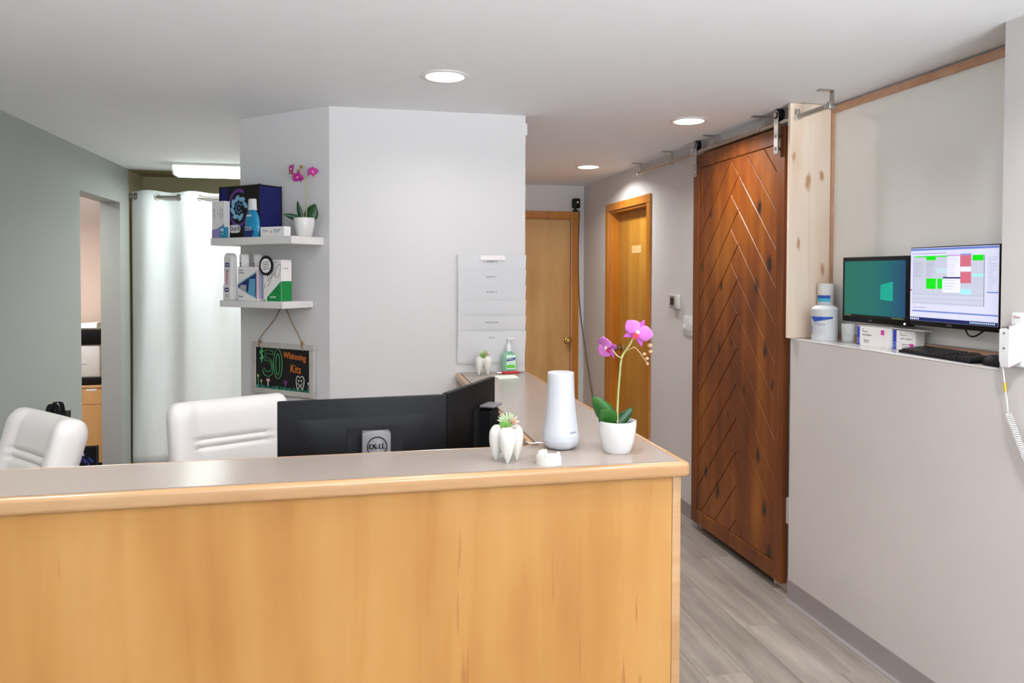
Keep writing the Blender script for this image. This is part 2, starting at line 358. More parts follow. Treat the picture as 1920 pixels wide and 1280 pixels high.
# left wall with doorway (Y 5.335-6.19, head 2.105)
wl = MB().box(XL - 0.14, XL, YB, 5.335, 0, ZC).box(XL - 0.14, XL, 6.19, 6.42, 0, ZC).box(XL - 0.14, XL, 5.335, 6.19, 2.108, ZC)
tag(wl.build('wall_left', paint_left_dim, smooth=0), 'left wall with an open doorway, dim light put into its grey-green colour', 'wall', kind=S_)
tag(MB().box(XL - 0.14, XL - 0.012, 6.42, 6.98, 0, ZC).box(XL - 0.14, 0.755, 6.88, 6.98, 0, ZC).build('wall_alcove', olive, smooth=0), 'olive-beige walls of the alcove behind the curtain', 'wall', kind=S_)
# side room seen through the doorway
sr = MB().box(-3.4, XL - 0.14, 7.1, 7.2, 0, ZC).box(-3.4, -3.3, 4.2, 7.1, 0, ZC).box(-3.4, XL - 0.14, 4.1, 4.2, 0, ZC)
tag(sr.build('wall_side_room', peach, smooth=0), 'pale peach walls of the room beyond the doorway', 'wall', kind=S_)
# partition block: front face, 42 degree shelf wall, hall side
Bp = onwall(-0.638, 0, 0)
pp = [(A[0], PY), (0.875, PY), (0.875, YE), (0.755, YE), (0.755, PY + 0.14), (-0.07, PY + 0.14), onwall(-0.638, 0.12, 0)[:2], Bp[:2]]
wp = MB().hprism(pp, 0, ZC)
tag(wp.build('wall_partition', paint, smooth=0), 'light grey partition wall with angled shelf side', 'wall', kind=S_)
# end wall of the hall with door opening
tag(MB().box(0.755, 1.21, YE, YE + 0.12, 0, ZC).box(1.99, XH + 0.14, YE, YE + 0.12, 0, ZC).box(1.21, 1.99, YE, YE + 0.12, 2.09, ZC).build('wall_end', paint, smooth=0), 'grey wall at the far end of the hallway', 'wall', kind=S_)
# right wall: hall part with openings (side door Y 5.135-5.965, barn opening 3.40-4.24), half wall, full wall
wr = MB()
wr.box(XH, XH + 0.14, 5.97, YE, 0, ZC).box(XH, XH + 0.14, 5.13, 5.97, 2.095, ZC).box(XH, XH + 0.14, 4.26, 5.13, 0, ZC)
wr.box(XH, XH + 0.14, 3.40, 4.26, 2.355, ZC).box(XH, XH + 0.14, 3.24, 3.40, 0, ZC)
tag(wr.build('wall_hall', paint, smooth=0), 'grey right-hand wall of the hallway', 'wall', kind=S_)
hw = MB().box(XR, XR + 0.21, 2.04, 3.226, 0, 1.262)
tag(hw.build('wall_half', paint_low, smooth=0), 'grey half wall below the monitors', 'wall', kind=S_)
tag(MB().rbox(XR - 0.001, XR + 0.21, 2.042, 3.228, 1.262, 1.270, 0.002, 1).build('trim_1', mat('ledge_paint', (216, 213, 211), 0.25, coat=0.3), smooth=30), 'pale ledge capping the grey half wall', 'ledge', kind=S_)
tag(MB().box(XR, XR + 0.14, YB, 2.04, 0, ZC).build('wall_right', paint_low, smooth=0), 'full-height grey wall at the right edge', 'wall', kind=S_)
tag(MB().box(XR + 0.21, XR + 0.33, 1.96, 3.24, 0, ZC).box(XR + 0.14, XR + 0.21, 1.96, 2.04, 0, ZC).build('wall_niche', paint, smooth=0), 'wall behind the glossy panel of the monitor niche', 'wall', kind=S_)
# glossy white panel with its tan wood frame
pn = thing('window_1', 'glossy white panel framed in tan wood above the half wall', 'panel', (XR + 0.21, 3.226, 1.27), R(-90), kind=S_)
MB().box(0.03, 1.18, -0.006, -0.0005, 0.03, 1.078).build('pane', mat('glossy_panel', (246, 245, 241), 0.09, coat=1.0, spec=0.8), pn, 0)
MB().box(0.0, 0.03, -0.02, -0.0005, 0.0, 1.108).build('frame_stile', tanwood, pn, 0)
MB().box(0.03, 1.18, -0.02, -0.0005, 1.078, 1.108).build('frame_rail', tanwood, pn, 0)
MB().box(0.03, 1.18, -0.02, -0.0005, 0.0, 0.026).build('frame_rail', tanwood, pn, 0)
tag(MB().rbox(XR - 0.028, XR + 0.19, 3.205, 3.226, 1.271, ZC - 0.002, 0.002, 1).build('trim_2', pine, smooth=30), 'raw knotty pine jamb board beside the barn door', 'jamb', kind=S_)
# back wall behind the camera; its two unseen windows are added for brightness
wb = MB().box(-3.4, XL, YB - 0.1, YB, 0, ZC)
xs = [XL - 0.14, -1.55, 0.05, 0.35, 1.95, XR + 0.14]
for a_, b_ in ((0, 1), (2, 3), (4, 5)): wb.box(xs[a_], xs[b_], YB - 0.1, YB, 0, ZC)
for a_, b_ in ((1, 2), (3, 4)): wb.box(xs[a_], xs[b_], YB - 0.1, YB, 0, 0.5).box(xs[a_], xs[b_], YB - 0.1, YB, 2.2, ZC)
tag(wb.build('wall_back', paint, smooth=0), 'front wall of the waiting area with two added, unseen window openings', 'wall', kind=S_)
# cove baseboards
def cove(name, pts, label):
    prof = [(0.0, 0.102), (0.004, 0.102), (0.0045, 0.03), (0.008, 0.012), (0.018, 0.003), (0.018, 0.0), (0.0, 0.0)]
    (x0, y0), (x1, y1) = pts; d = Vector((x1 - x0, y1 - y0)).normalized(); n = Vector((d.y, -d.x))
    rg = [[(x + n.x * a, y + n.y * a, z) for a, z in prof] for x, y in pts]
    return tag(MB().rings(rg).build(name, base_m, smooth=30), label, 'baseboard', kind=S_)
cove('baseboard_right', [(XR, YB), (XR, 3.226)][::-1], 'grey rubber cove base along the half wall')
cove('baseboard_hall', [(XH, 5.08), (XH, 4.262)], 'grey rubber cove base between the side door and barn door')
cove('baseboard_end', [(XH, YE), (XH, 6.03)], 'grey rubber cove base in the hallway corner')
cove('baseboard_left', [(XL, YB), (XL, 5.335)], 'grey rubber cove base along the left wall')

# hall doors -------------------------------------------------------
def casing(parent, x0, x1, zt, wd=0.06, th=0.016, y=0.0):
    MB().rbox(x0 - wd, x0, y - th, y - 0.0005, 0.001, zt, 0.003, 1).build('casing', fir_trim, parent, 30)
    MB().rbox(x1, x1 + wd, y - th, y - 0.0005, 0.001, zt, 0.003, 1).build('casing', fir_trim, parent, 30)
    MB().rbox(x0 - wd, x1 + wd, y - th, y - 0.0005, zt + 0.0005, zt + wd, 0.003, 1).build('casing', fir_trim, parent, 30)
def knob(parent, x, z, y, m=None):
    k = MB().lathe([(0.028, 0), (0.028, 0.006), (0.012, 0.01), (0.011, 0.03), (0.026, 0.04), (0.030, 0.052), (0.024, 0.066), (0.004, 0.07)], 20, M=Matrix.Translation((x, y, z)) @ Matrix.Rotation(R(90), 4, 'X'))
    return k.build('knob', m or mat('brass', (190, 160, 90), 0.25, metal=1.0), parent, 40)
d1 = thing('door_1', 'flat tan wood door closing the far end of the hallway', 'door', (1.23, YE, 0), 0, kind=S_)
MB().rbox(0.0, 0.75, 0.008, 0.045, 0.006, 2.075, 0.002, 1).build('leaf', wood('birch_door', (188, 138, 74), (206, 160, 98), (218, 178, 122), (7, 7, 0.7), 0.4, wav=1.6), d1, 30)
casing(d1, -0.015, 0.765, 2.088, 0.062)
MB().box(-0.019, -0.001, 0.0, 0.119, 0.001, 2.089).box(0.751, 0.759, 0.0, 0.119, 0.001, 2.089).box(-0.001, 0.751, 0.0, 0.119, 2.076, 2.089).build('jamb', fir_trim, d1, 0)
knob(d1, 0.728, 0.957, 0.008)
lab(MB().box(0.695, 0.7495, 0.004, 0.0079, 0.93, 0.985).build('strike_plate', mat('brass', (190, 160, 90)), d1, 0), 'brass plate behind the knob')
d2 = thing('door_2', 'recessed tan wood side door in the hallway wall with orange casing', 'door', (XH, 5.97, 0), R(-90), kind=S_)
MB().rbox(0.016, 0.824, 0.085, 0.12, 0.006, 2.078, 0.002, 1).build('leaf', fir, d2, 30)
casing(d2, 0.0, 0.84, 2.095, 0.062)
MB().box(0.0005, 0.015, 0.0, 0.139, 0.001, 2.0945).build('jamb', fir_trim, d2, 0)
MB().box(0.825, 0.8395, 0.0, 0.139, 0.001, 2.0945).build('jamb', fir_trim, d2, 0)
MB().box(0.0155, 0.8245, 0.0, 0.139, 2.080, 2.0945).build('jamb', fir_trim, d2, 0)
knob(d2, 0.075, 0.96, 0.085, nickel)
lab(MB().box(0.30, 0.50, 0.083, 0.0849, 1.74, 1.80).build('name_plate', mat('blank_plate', (226, 190, 128), 0.4), d2, 0), 'pale blank name plate')

# ------------------------------------------------------------------ reception counter
YF = 1.85; XF = 0.888
rc = thing('reception_counter', 'maple veneer reception counter running across the foreground', 'counter', (0, 0, 0))
MB().box(XL + 0.002, 0.848, 1.882, 1.9, 0.0, 1.0295).build('front_panel', maple, rc, 0)
MB().rbox(0.8485, 0.874, 1.880, 1.905, 0.0, 1.0295, 0.003, 2).build('corner_post', maple_edge, rc, 40)
MB().box(0.855, 0.873, 1.9055, PY - 0.001, 0.0, 1.0295).build('side_panel', maple, rc, 0)
MB().box(XL + 0.002, 0.54, 2.08, 2.10, 0.0, 1.0295).box(0.54, 0.56, 2.08, PY - 0.001, 0.0, 1.0295).build('inner_panel', fir, rc, 0)
ct = thing('counter_top', 'taupe laminate counter top with rounded maple edge', 'counter top', (0, 0, 1.03))
e = 0.024
lam = MB().hprism([(XL + 0.002, YF + e), (XF - e, YF + e), (XF - e, PY - 0.001), (0.512 + e, PY - 0.001), (0.512 + e, 2.125), (XL + 0.002, 2.125)], 0.0005, 0.0398)
lam.build('laminate', laminate, ct, 0)
def nosing(pts, name='edge_band', close=None):
    prof = rrect(e, 0.0405, 0.011, 4, e / 2, 0.0202)
    rg = []
    P = [Vector(p) for p in pts]
    for k, p in enumerate(P):
        a = (P[k] - P[k - 1]).normalized() if k > 0 else None; b = (P[k + 1] - P[k]).normalized() if k < len(P) - 1 else None
        na = Vector((a.y, -a.x)) if a else None; nb = Vector((b.y, -b.x)) if b else None
        n = (na + nb).normalized() if (a and b) else (na or nb); s_ = 1 / max(n.dot(na or nb), 0.4)
        rg.append([(p.x + n.x * (q - e) * s_ + 0, p.y + n.y * (q - e) * s_, z) for q, z in prof])
    return MB().rings(rg).build(name, maple_edge, ct, 50)
cr = 0.012; corner = [(XF - cr + cr * math.sin(R(t)), YF + cr - cr * math.cos(R(t))) for t in (0, 30, 60, 90)]
nosing([(XL + 0.002, YF)] + corner + [(XF, PY - 0.001)])
nosing([(0.512, PY - 0.001), (0.512, 2.150), (0.512, 2.149)])
MB().rbox(XL + 0.002, 0.512, 2.1255, 2.1285, 0.0, 0.0405, 0.001, 1).build('edge_band', maple_edge, ct, 30)

# work desk behind the counter
dk = thing('work_desk', 'low work desk tucked behind the reception counter', 'desk', (0, 0, 0))
MB().rbox(-0.98, 0.538, 2.103, 2.78, 0.71, 0.74, 0.003, 1).rbox(0.0, 0.538, 2.78, 3.7, 0.71, 0.74, 0.003, 1).build('desk_top', laminate, dk, 30)
for x_, y_ in ((-0.96, 2.13), (-0.96, 2.7), (0.03, 3.62), (0.5, 3.62), (0.5, 2.13)): MB().rbox(x_, x_ + 0.03, y_, y_ + 0.05, 0.0, 0.7095, 0.003, 1).build('leg', maple_edge, dk, 30)

# ------------------------------------------------------------------ desk monitors seen from behind
def desk_monitor(label, loc, rz, wdt, hgt, zb, nx=0.0, nm=None):
    t = thing('computer_monitor', label, 'monitor', loc, rz, 'monitors on the work desk')
    h = zb; z1 = h + hgt
    MB().rbox(-wdt / 2, wdt / 2, 0.0, 0.022, h, z1, 0.004, 2).build('housing', blackp, t, 40)
    MB().rbox(-wdt / 2 + 0.004, wdt / 2 - 0.004, 0.022, 0.0228, h + 0.014, z1 - 0.004, 0.0003, 1).build('screen', blackg, t, 0)
    b = MB(); b.rings([[(x, -0.0, z) for x, z in rrect(wdt * 0.80, hgt * 0.80, 0.02, 4, 0, h + hgt * 0.42)], [(x, -0.010, z) for x, z in rrect(wdt * 0.60, hgt * 0.60, 0.05, 4, 0, h + hgt * 0.40)]])
    b.build('rear_bulge', blackp, t, 35)
    MB().rbox(nx - 0.082, nx + 0.082, -0.0118, -0.0102, z1 - 0.22, z1 - 0.082, 0.0004, 1).build('mount_recess', blackm, t, 30)
    # stand neck: silver spine, rounded top, slight curve in plan
    pr = []
    for k in range(9):
        u = -1 + k / 4; pr.append((u * 0.040, -0.052 - 0.010 * (1 - u * u)))
    pr += [(0.040, -0.012), (-0.040, -0.012)]
    nk = MB(); zs = [(-0.0, 0.0)]
    def top(x): return z1 - 0.085 - 0.008 * (x / 0.040) ** 2
    nk.rings([[(x, y, 0.010) for x, y in pr], [(x, y, top(x) - 0.006) for x, y in pr], [(x * 0.97, y + (0.004 if y < -0.045 else 0), top(x)) for x, y in pr]])
    n_ = nk.build('stand_neck', nm or silver, t, 35); n_.location.x = nx
    zl = z1 - 0.131
    lg = MB(); ring = [(0.028 * math.cos(2 * math.pi * k / 40), -0.0628, zl + 0.028 * math.sin(2 * math.pi * k / 40)) for k in range(40)]
    lg.tube(ring, 0.0017, 6, loop=True)
    for dx_ in (0.0, 0.0007, 0.0014):
        lg.text('D', 0.021, -0.0170 + dx_, zl, -0.0628).text('E', 0.021, -0.0050 + dx_, zl, -0.0628, rot=R(24)).text('L', 0.021, 0.0080 + dx_, zl, -0.0628).text('L', 0.021, 0.0175 + dx_, zl, -0.0628)
    if nm:
        MB().rbox(-0.040, 0.040, -0.064, -0.012, z1 - 0.0805, z1 - 0.073, 0.002, 1).build('neck_cap', silver, n_, 30)
    lab(lg.build('logo', blackm, n_, 0), 'black circular maker logo with lettering')
    MB().rbox(nx - 0.085, nx + 0.085, -0.080, 0.10, 0.0, 0.012, 0.004, 2).build('stand_base', silver, t, 40)
    return t
desk_monitor('wide black monitor seen from behind with silver logo stand', (0.034, 2.242, 0.74), R(4.3), 0.494, 0.31, 0.155, 0.03)
desk_monitor('angled black monitor seen from behind beside the counter return', (0.395, 2.46, 0.74), R(58), 0.398, 0.31, 0.155, 0.06, blackp)

# ------------------------------------------------------------------ office chairs
def dense(w_, t_, r_):
    p = rrect(w_, t_, r_, 5); out = []
    for i in range(len(p)):
        a, b = Vector(p[i]), Vector(p[(i + 1) % len(p)]); out.append(p[i])
        if abs(a.y - b.y) < 1e-5 and (a - b).length > 0.1:
            for k in range(1, 22): q = a.lerp(b, k / 22); out.append((q.x, q.y))
    return out
def office_chair(label, loc, rz, recline, top=0.0):
    """seat faces local -y"""
    t = thing('office_chair', label, 'chair', loc, rz, 'white leather office chairs')
    Hh = 0.66; W = 0.47; TK = 0.12
    bk = MB(); rg = []; N = 88
    for k in range(N + 1):
        v = k / N; z = v * Hh
        edge = min(1.0, (1 - v) / 0.10); ww = W * (0.94 + 0.06 * v); tt = TK * (0.85 + 0.15 * v)
        if edge < 1: q = math.sqrt(max(1 - (1 - edge) ** 2, 0.0)); ww *= 0.86 + 0.14 * q; tt *= 0.30 + 0.70 * q
        if v < 0.05: tt *= 0.5 + 10 * v
        groove = 0.0
        for zs in (Hh - 0.150, Hh - 0.180, Hh - 0.40, Hh - 0.43):
            groove += 0.010 * math.exp(-((z - zs) / 0.0075) ** 2)
        ring = []
        for x, y in dense(ww, tt, min(0.045, tt * 0.45)):
            yy = y
            if y < 0:
                inside = max(0.0, min(1.0, (ww / 2 - 0.075 - abs(x)) / 0.02))
                yy = y + (groove + 0.012) * inside
            ring.append((x, yy + 0.02 * (2 * x / W) ** 2 * -1, z))
        # finer front edge
        rg.append(ring)
    bk.rings(rg)
    M = Matrix.Translation((0, 0.20, 0.42)) @ Matrix.Rotation(-recline, 4, 'X')
    b2 = MB(); b2.add(bk.v, bk.f, 0, M); b2.build('backrest', leather, t, 60)
    s = MB(); rg = []
    for k, (q, z) in enumerate(((0.80, 0.40), (0.95, 0.405), (1.0, 0.43), (1.0, 0.46), (0.96, 0.485), (0.86, 0.497), (0.5, 0.502))):
        rg.append([(x, y - 0.04, z) for x, y in rrect(0.47 * q, 0.48 * q, 0.07 * q, 6)])
    s.rings(rg).build('seat', leather, t, 60)
    MB().cyl((0, 0, 0.09), (0, 0, 0.40), 0.026, 16).build('gas_column', chrome, t, 40)
    for k in range(5):
        a = R(72 * k + 20); d = Vector((math.cos(a), math.sin(a), 0))
        MB().tube([(0, 0, 0.10), tuple(d * 0.16 + Vector((0, 0, 0.095))), tuple(d * 0.29 + Vector((0, 0, 0.075)))], [0.024, 0.02, 0.014], 8).build('base_leg', chrome, t, 40)
        n = Vector((-d.y, d.x, 0)); c = d * 0.29 + Vector((0, 0, 0.028))
        MB().cyl(tuple(c - n * 0.02), tuple(c + n * 0.02), 0.028, 16).build('caster', blackp, t, 40)
    return t
office_chair('white leather office chair partly hidden by the wide black monitor', (-0.36, 2.90, 0.0), R(27), R(8))
office_chair('white leather office chair at the left edge in front of grey wall', (-1.37, 2.78, 0.0), R(-48), R(17))

# ------------------------------------------------------------------ tote bags by the left wall
def tote(name, label, loc, rz, w_, d_, h_, m, handles=True, group=None, prints=None):
    t = thing(name, label, 'bag', loc, rz, group)
    th = 0.004; b = MB()
    o4 = [(-w_ / 2, 0), (w_ / 2, 0), (w_ / 2, d_), (-w_ / 2, d_)]
    def ringz(z, q=0.0): return [(x + (q if x < 0 else -q), y + (q if y < d_ / 2 else -q), z) for x, y in o4]
    b.rings([ringz(0.0), ringz(h_), ringz(h_, th), ringz(0.006, th)])
    b.build('body', m, t, 20)
    ed = MB()
    for x, y in o4: ed.tube([(x, y, 0.002), (x, y, h_ + 0.006)], 0.0045, 6)
    for i in range(4):
        x, y = o4[i]; x2, y2 = o4[(i + 1) % 4]; ed.tube([(x, y, h_), (x2, y2, h_)], 0.004, 6)
    ed.build('piping', blackm, t, 40)
    if handles:
        for y in (0.0, d_):
            p = spline([(-w_ * 0.22, y, h_ - 0.08), (-w_ * 0.22, y - 0.003, h_), (-w_ * 0.12, y, h_ + handles), (w_ * 0.12, y, h_ + handles), (w_ * 0.22, y - 0.003, h_), (w_ * 0.22, y, h_ - 0.08)], 4)
            hb = MB(); hb.rings([[(q[0] - 0.012, q[1] - 0.002, q[2]), (q[0] + 0.012, q[1] - 0.002, q[2]), (q[0] + 0.012, q[1] + 0.002, q[2]), (q[0] - 0.012, q[1] + 0.002, q[2])] for q in p])
            hb.build('handle', blackm, t, 30)
    return t
bagblk = mat('bag_black', (12, 12, 14), 0.75, noise=0.1)
tote('tote_bag', 'tall black tote bag against the left wall behind a chair', (-1.660, 4.66, 0), 0, 0.125, 0.07, 0.775, bagblk, 0.05, 'dark bags by the left wall')
tb = tote('tote_bag', 'small black tote bag with blue print beside the left doorway', (-1.612, 5.0, 0), 0, 0.134, 0.035, 0.50, bagblk, 0, 'dark bags by the left wall')
pb = MB()
for k in range(26): 
    a = random.random() * 6.28; q = 0.035 * math.sqrt(random.random()); pb.ball((0.012 + q * math.cos(a) * 1.2, -0.001, 0.40 + q * 1.8 * math.sin(a)), 0.006, random.choice((0, 0, 1)), (1, 0.1, 1), 4)
pb.build('print', [mat('print_blue', (60, 80, 180), 0.5), mat('print_violet', (120, 80, 170), 0.5)], tb, 40)
lab(MB().rbox(-0.05, 0.0, -0.004, -0.001, 0.452, 0.470, 0.001, 1).build('tag', card, tb, 30), 'small white tag')

# ------------------------------------------------------------------ side room: cabinet, printer, papers
sc = thing('base_cabinet', 'tan wood cabinet seen through the left doorway', 'cabinet', (-2.62, 6.5, 0))
MB().box(0.0, 0.745, 0.02, 0.55, 0.05, 0.655).build('body', cabwood, sc, 0)
MB().rbox(-0.01, 0.75, -0.005, 0.56, 0.655, 0.672, 0.002, 1).build('top', cabwood, sc, 30)
for k, x in enumerate((0.0, 0.374)):
    MB().rbox(x + 0.002, x + 0.37, 0.0, 0.0195, 0.522, 0.653, 0.002, 1).build('drawer', cabwood, sc, 30)
    MB().rbox(x + 0.002, x + 0.37, 0.0, 0.0195, 0.054, 0.518, 0.002, 1).build('door', cabwood, sc, 30)
MB().box(0.01, 0.735, 0.05, 0.54, 0.0, 0.0495).build('plinth', blackm, sc, 0)
lab(MB().box(0.545, 0.62, -0.001, 0.0, 0.632, 0.650).build('label_strip', card, sc, 0), 'white label strip on the drawer')
prn = thing('printer', 'white and black office printer on the side-room cabinet', 'printer', (-2.27, 6.56, 0.672))
MB().rbox(-0.22, 0.29, -0.03, 0.38, 0.0, 0.055, 0.006, 2).build('paper_tray', blackp, prn, 40)
MB().rbox(-0.21, 0.285, -0.01, 0.36, 0.0555, 0.325, 0.018, 3).build('body', whites, prn, 40)
MB().rbox(-0.215, 0.288, -0.02, 0.37, 0.3255, 0.445, 0.008, 2).build('scanner', blackp, prn, 40)
MB().text('LaserJet', 0.014, 0.16, 0.17, -0.0105).build('lettering', greyprint, prn, 0)
tag(MB().rbox(-0.20, 0.27, 0.0, 0.34, 0, 0.014, 0.002, 1).rings([[(-0.05, -0.01, 0.014), (0.26, -0.02, 0.014), (0.26, 0.3, 0.014), (-0.05, 0.3, 0.014)], [(0.02, 0.02, 0.02), (0.26, 0.0, 0.055), (0.26, 0.28, 0.05), (0.0, 0.28, 0.03)]]).build('paper_stack', paper, None, 30, (-2.27, 6.56, 1.1175)), 'loose stack of white paper lying on the printer', 'paper')

# ------------------------------------------------------------------ curtain and rod
YC = 6.45
rod = thing('curtain_rod', 'satin nickel curtain rod across the alcove', 'curtain rod', (0, YC, 2.18))
MB().cyl((XL - 0.010, 0, 0), (0.60, 0, 0), 0.0125, 14).build('rod', nickel, rod, 40)
MB().cyl((XL - 0.0115, 0, 0), (XL + 0.012, 0, 0), 0.021, 18).build('wall_flange', nickel, rod, 40)
MB().cyl((0.58, 0, 0), (0.7545, 0, 0), 0.021, 18).build('wall_flange', nickel, rod, 40)
cu = thing('curtain', 'white grommet curtain hanging across the alcove', 'curtain', (0, YC, 0))
def cur_y(x, z):
    k = (2.225 - z) / 2.2; ph = 2 * math.pi * (x + 1.688) / 0.322
    return -0.034 * math.sin(ph) * (1 - 0.45 * k) + 0.012 * math.sin(ph * 0.53 + 2 + 3 * k) * k + 0.006 * math.sin(ph * 1.9 + 6 * k) * k
nx, nz = 150, 26; x0, x1 = -1.722, -0.30
cv = MB(); vv = []; ff = []
for j in range(nz + 1):
    z = 0.03 + (2.225 - 0.03) * j / nz
    for i in range(nx + 1):
        x = x0 + (x1 - x0) * i / nx; vv.append((x + 0.012 * (1 - j / nz) * math.sin(x * 9), cur_y(x, z), z + (0.006 * math.sin(x * 19) if j == nz else 0)))
for j in range(nz):
    for i in range(nx): q = j * (nx + 1) + i; ff.append((q, q + 1, q + nx + 2, q + nx + 1))
cv.add(vv, ff); fab = cv.build('fabric', fabricw, cu, 80); sm = fab.modifiers.new('thick', 'SOLIDIFY'); sm.thickness = 0.002
for k in range(9):
    x = -1.688 + 0.161 * k
    a = R(90 if k % 2 == 0 else -90); g = MB()
    sgn = 1 if k % 2 == 0 else -1
    ax = Vector((0.45, 0.9 * sgn, 0)).normalized(); ay = Vector((0, 0, 1))
    g.tube([tuple(Vector((x, 0, 2.18)) + 0.023 * (math.cos(2 * math.pi * i / 20) * Vector((0.75, -0.55 * sgn, 0)) + math.sin(2 * math.pi * i / 20) * ay)) for i in range(20)], 0.0055, 8, loop=True)
    g.build('grommet', nickel, cu, 60)

# ------------------------------------------------------------------ fluorescent fitting
fx = thing('fluorescent_light', 'long white fluorescent wrap light on the ceiling by the curtain', 'ceiling light', (-1.31, 5.93, ZC))
MB().rbox(0.0, 1.22, 0.0, 0.30, -0.022, -0.0008, 0.004, 1).build('housing', whites, fx, 30)
prof = [(0.0, -0.024), (0.004, -0.045), (0.06, -0.082), (0.24, -0.082), (0.296, -0.045), (0.30, -0.024)]
MB().rings([[(0.012, y, z) for y, z in prof], [(1.208, y, z) for y, z in prof]]).build('diffuser', mat('fluorescent_diffuser', (240, 255, 248), 0.4, emit=3.0), fx, 20)
ecp = [(0.0, -0.0235), (0.004, -0.047), (0.06, -0.085), (0.24, -0.085), (0.296, -0.047), (0.30, -0.0235)]
for a_, b_ in ((0.0, 0.0118), (1.2082, 1.22)): MB().rings([[(a_, y, z) for y, z in ecp], [(b_, y, z) for y, z in ecp]]).build('end_cap', whitep, fx, 20)
area('fluorescent_tube', (0.61, 0.15, -0.0905), (0, 0, 0), 1.15, 0.2, FLUO, (0.92, 1.0, 0.97), fx)

# ------------------------------------------------------------------ downlights
def downlight(label, x, y, grp='recessed ceiling downlights', p=LAMP):
    t = thing('ceiling_downlight', label, 'ceiling light', (x, y, ZC), 0, grp)
    MB().lathe([(0.078, -0.0006), (0.098, -0.0006), (0.098, -0.003), (0.092, -0.006), (0.080, -0.007), (0.078, -0.004)], 40, cap=False).rings([[(0.078 * math.cos(2 * math.pi * i / 40), 0.078 * math.sin(2 * math.pi * i / 40), z) for i in range(40)] for z in (-0.004, -0.0006)], cap=False).build('trim_ring', whites, t, 50)
    MB().lathe([(0.0777, -0.0007), (0.0777, -0.006), (0.05, -0.009), (0.002, -0.010)], 40).build('lens', mat('downlight_lens', (255, 250, 242), 0.4, emit=5.0), t, 50)
    area('downlight_glow', (0, 0, -0.0125), (0, 0, 0), 0.14, 0.14, p, (1.0, 0.98, 0.97), t, 'DISK', 150)
downlight('round downlight nearest the camera, above the counter return', 0.374, 3.09, p=3.0)
downlight('round downlight in front of the sliding barn door', 1.747, 3.70)
downlight('round downlight far down the hallway by the side door', 1.752, 5.446)
for x_, y_, p_, l_ in ((0.374, 1.78, 4.0, 'added fill downlight out of view above the counter front'), (-1.05, 1.95, 9.0, 'added fill downlight out of view above the left chair'), (1.45, 1.3, 9.5, 'added fill downlight out of view above the right-hand aisle'), (-2.5, 5.75, 20.0, 'added fill downlight out of view in the room beyond the doorway'), (-0.25, 4.8, 13.0, 'added fill downlight out of view behind the shelf wall')):
    downlight(l_, x_, y_, p=p_)  # added lamps out of view, brightening counter, chair, aisle, side room and back area

# ------------------------------------------------------------------ barn door
Y0 = 4.30; DW = 1.0; ZB = 0.045; ZTP = 2.302
bd = thing('barn_door', 'stained alder sliding barn door with herringbone planks', 'door', (2.065, Y0, 0), R(-90))
MB().box(0.004, DW - 0.004, 0.018, 0.034, ZB + 0.004, ZTP - 0.004).build('backing', alder_frame, bd, 0)
for a_, b_ in ((0.0, 0.072), (0.928, DW)): MB().rbox(a_, b_, 0.0, 0.036, ZB, ZTP, 0.003, 1).build('stile', alder_frame, bd, 30)
MB().rbox(0.0725, 0.9275, 0.0, 0.036, 2.221, ZTP, 0.003, 1).build('top_rail', alder_frame, bd, 30)
MB().rbox(0.0725, 0.9275, 0.0, 0.036, ZB, 0.130, 0.003, 1).build('bottom_rail', alder_frame, bd, 30)
rect = [(0.0735, 0.1315), (0.9265, 0.1315), (0.9265, 2.2195), (0.0735, 2.2195)]
sl, cx_, gp = 1.10, 0.457, 0.0022
for k in range(-5, 18):
    ak = 2.214 - 0.1905 * k; up = ak + 0.1905; dn = ak - 0.1905; g_ = gp * 1.49
    # right board: z>=R_k, z<=R_{k-1}, z<=L_k
    p = clip(rect, sl, 1, -(ak + sl * cx_) - g_); p = clip(p, -sl, -1, (up + sl * cx_) - g_) if len(p) > 2 else p
    p = clip(p, sl, -1, ak - sl * cx_ - g_) if len(p) > 2 else p
    q = clip(rect, sl, -1, ak - sl * cx_ - g_); q = clip(q, -sl, 1, -(dn - sl * cx_) - g_) if len(q) > 2 else q
    q = clip(q, -sl, -1, ak + sl * cx_ - g_) if len(q) > 2 else q
    for poly in (p, q):
        if len(poly) < 3: continue
        ar = abs(sum(poly[i][0] * poly[(i + 1) % len(poly)][1] - poly[(i + 1) % len(poly)][0] * poly[i][1] for i in range(len(poly)))) / 2
        if ar < 0.0006: continue
        cl = [poly[0]]
        for c_ in poly[1:]:
            if (Vector(c_) - Vector(cl[-1])).length > 0.004: cl.append(c_)
        if (Vector(cl[0]) - Vector(cl[-1])).length < 0.004: cl.pop()
        if len(cl) >= 3: MB().prism(cl, 0.006, 0.0175, ch=0.0022).build('plank', alder, bd, 0)
def hanger(x):
    h = thing('h', '', ''); bpy.data.objects.remove(h)
    s = MB().rbox(x - 0.019, x + 0.019, -0.024, -0.018, 2.165, 2.372, 0.002, 1)
    s.cyl((x, -0.024, 2.362), (x, -0.018, 2.362), 0.021, 18)
    st = s.build('hanger_strap', steel, bd, 30)
    for z in (2.195, 2.255): MB().cyl((x, -0.0265, z), (x, -0.0005, z), 0.008, 12).build('bolt', chrome, st, 40)
    MB().cyl((x, -0.030, 2.358), (x, 0.0, 2.358), 0.012, 14).build('axle', chrome, st, 40)
    MB().lathe([(0.010, -0.011), (0.032, -0.011), (0.026, -0.004), (0.026, 0.004), (0.032, 0.011), (0.010, 0.011)], 24, M=Matrix.Translation((x, -0.005, 2.358)) @ Matrix.Rotation(R(90), 4, 'X')).build('wheel', blackp, st, 40)
hanger(0.062); hanger(0.955)
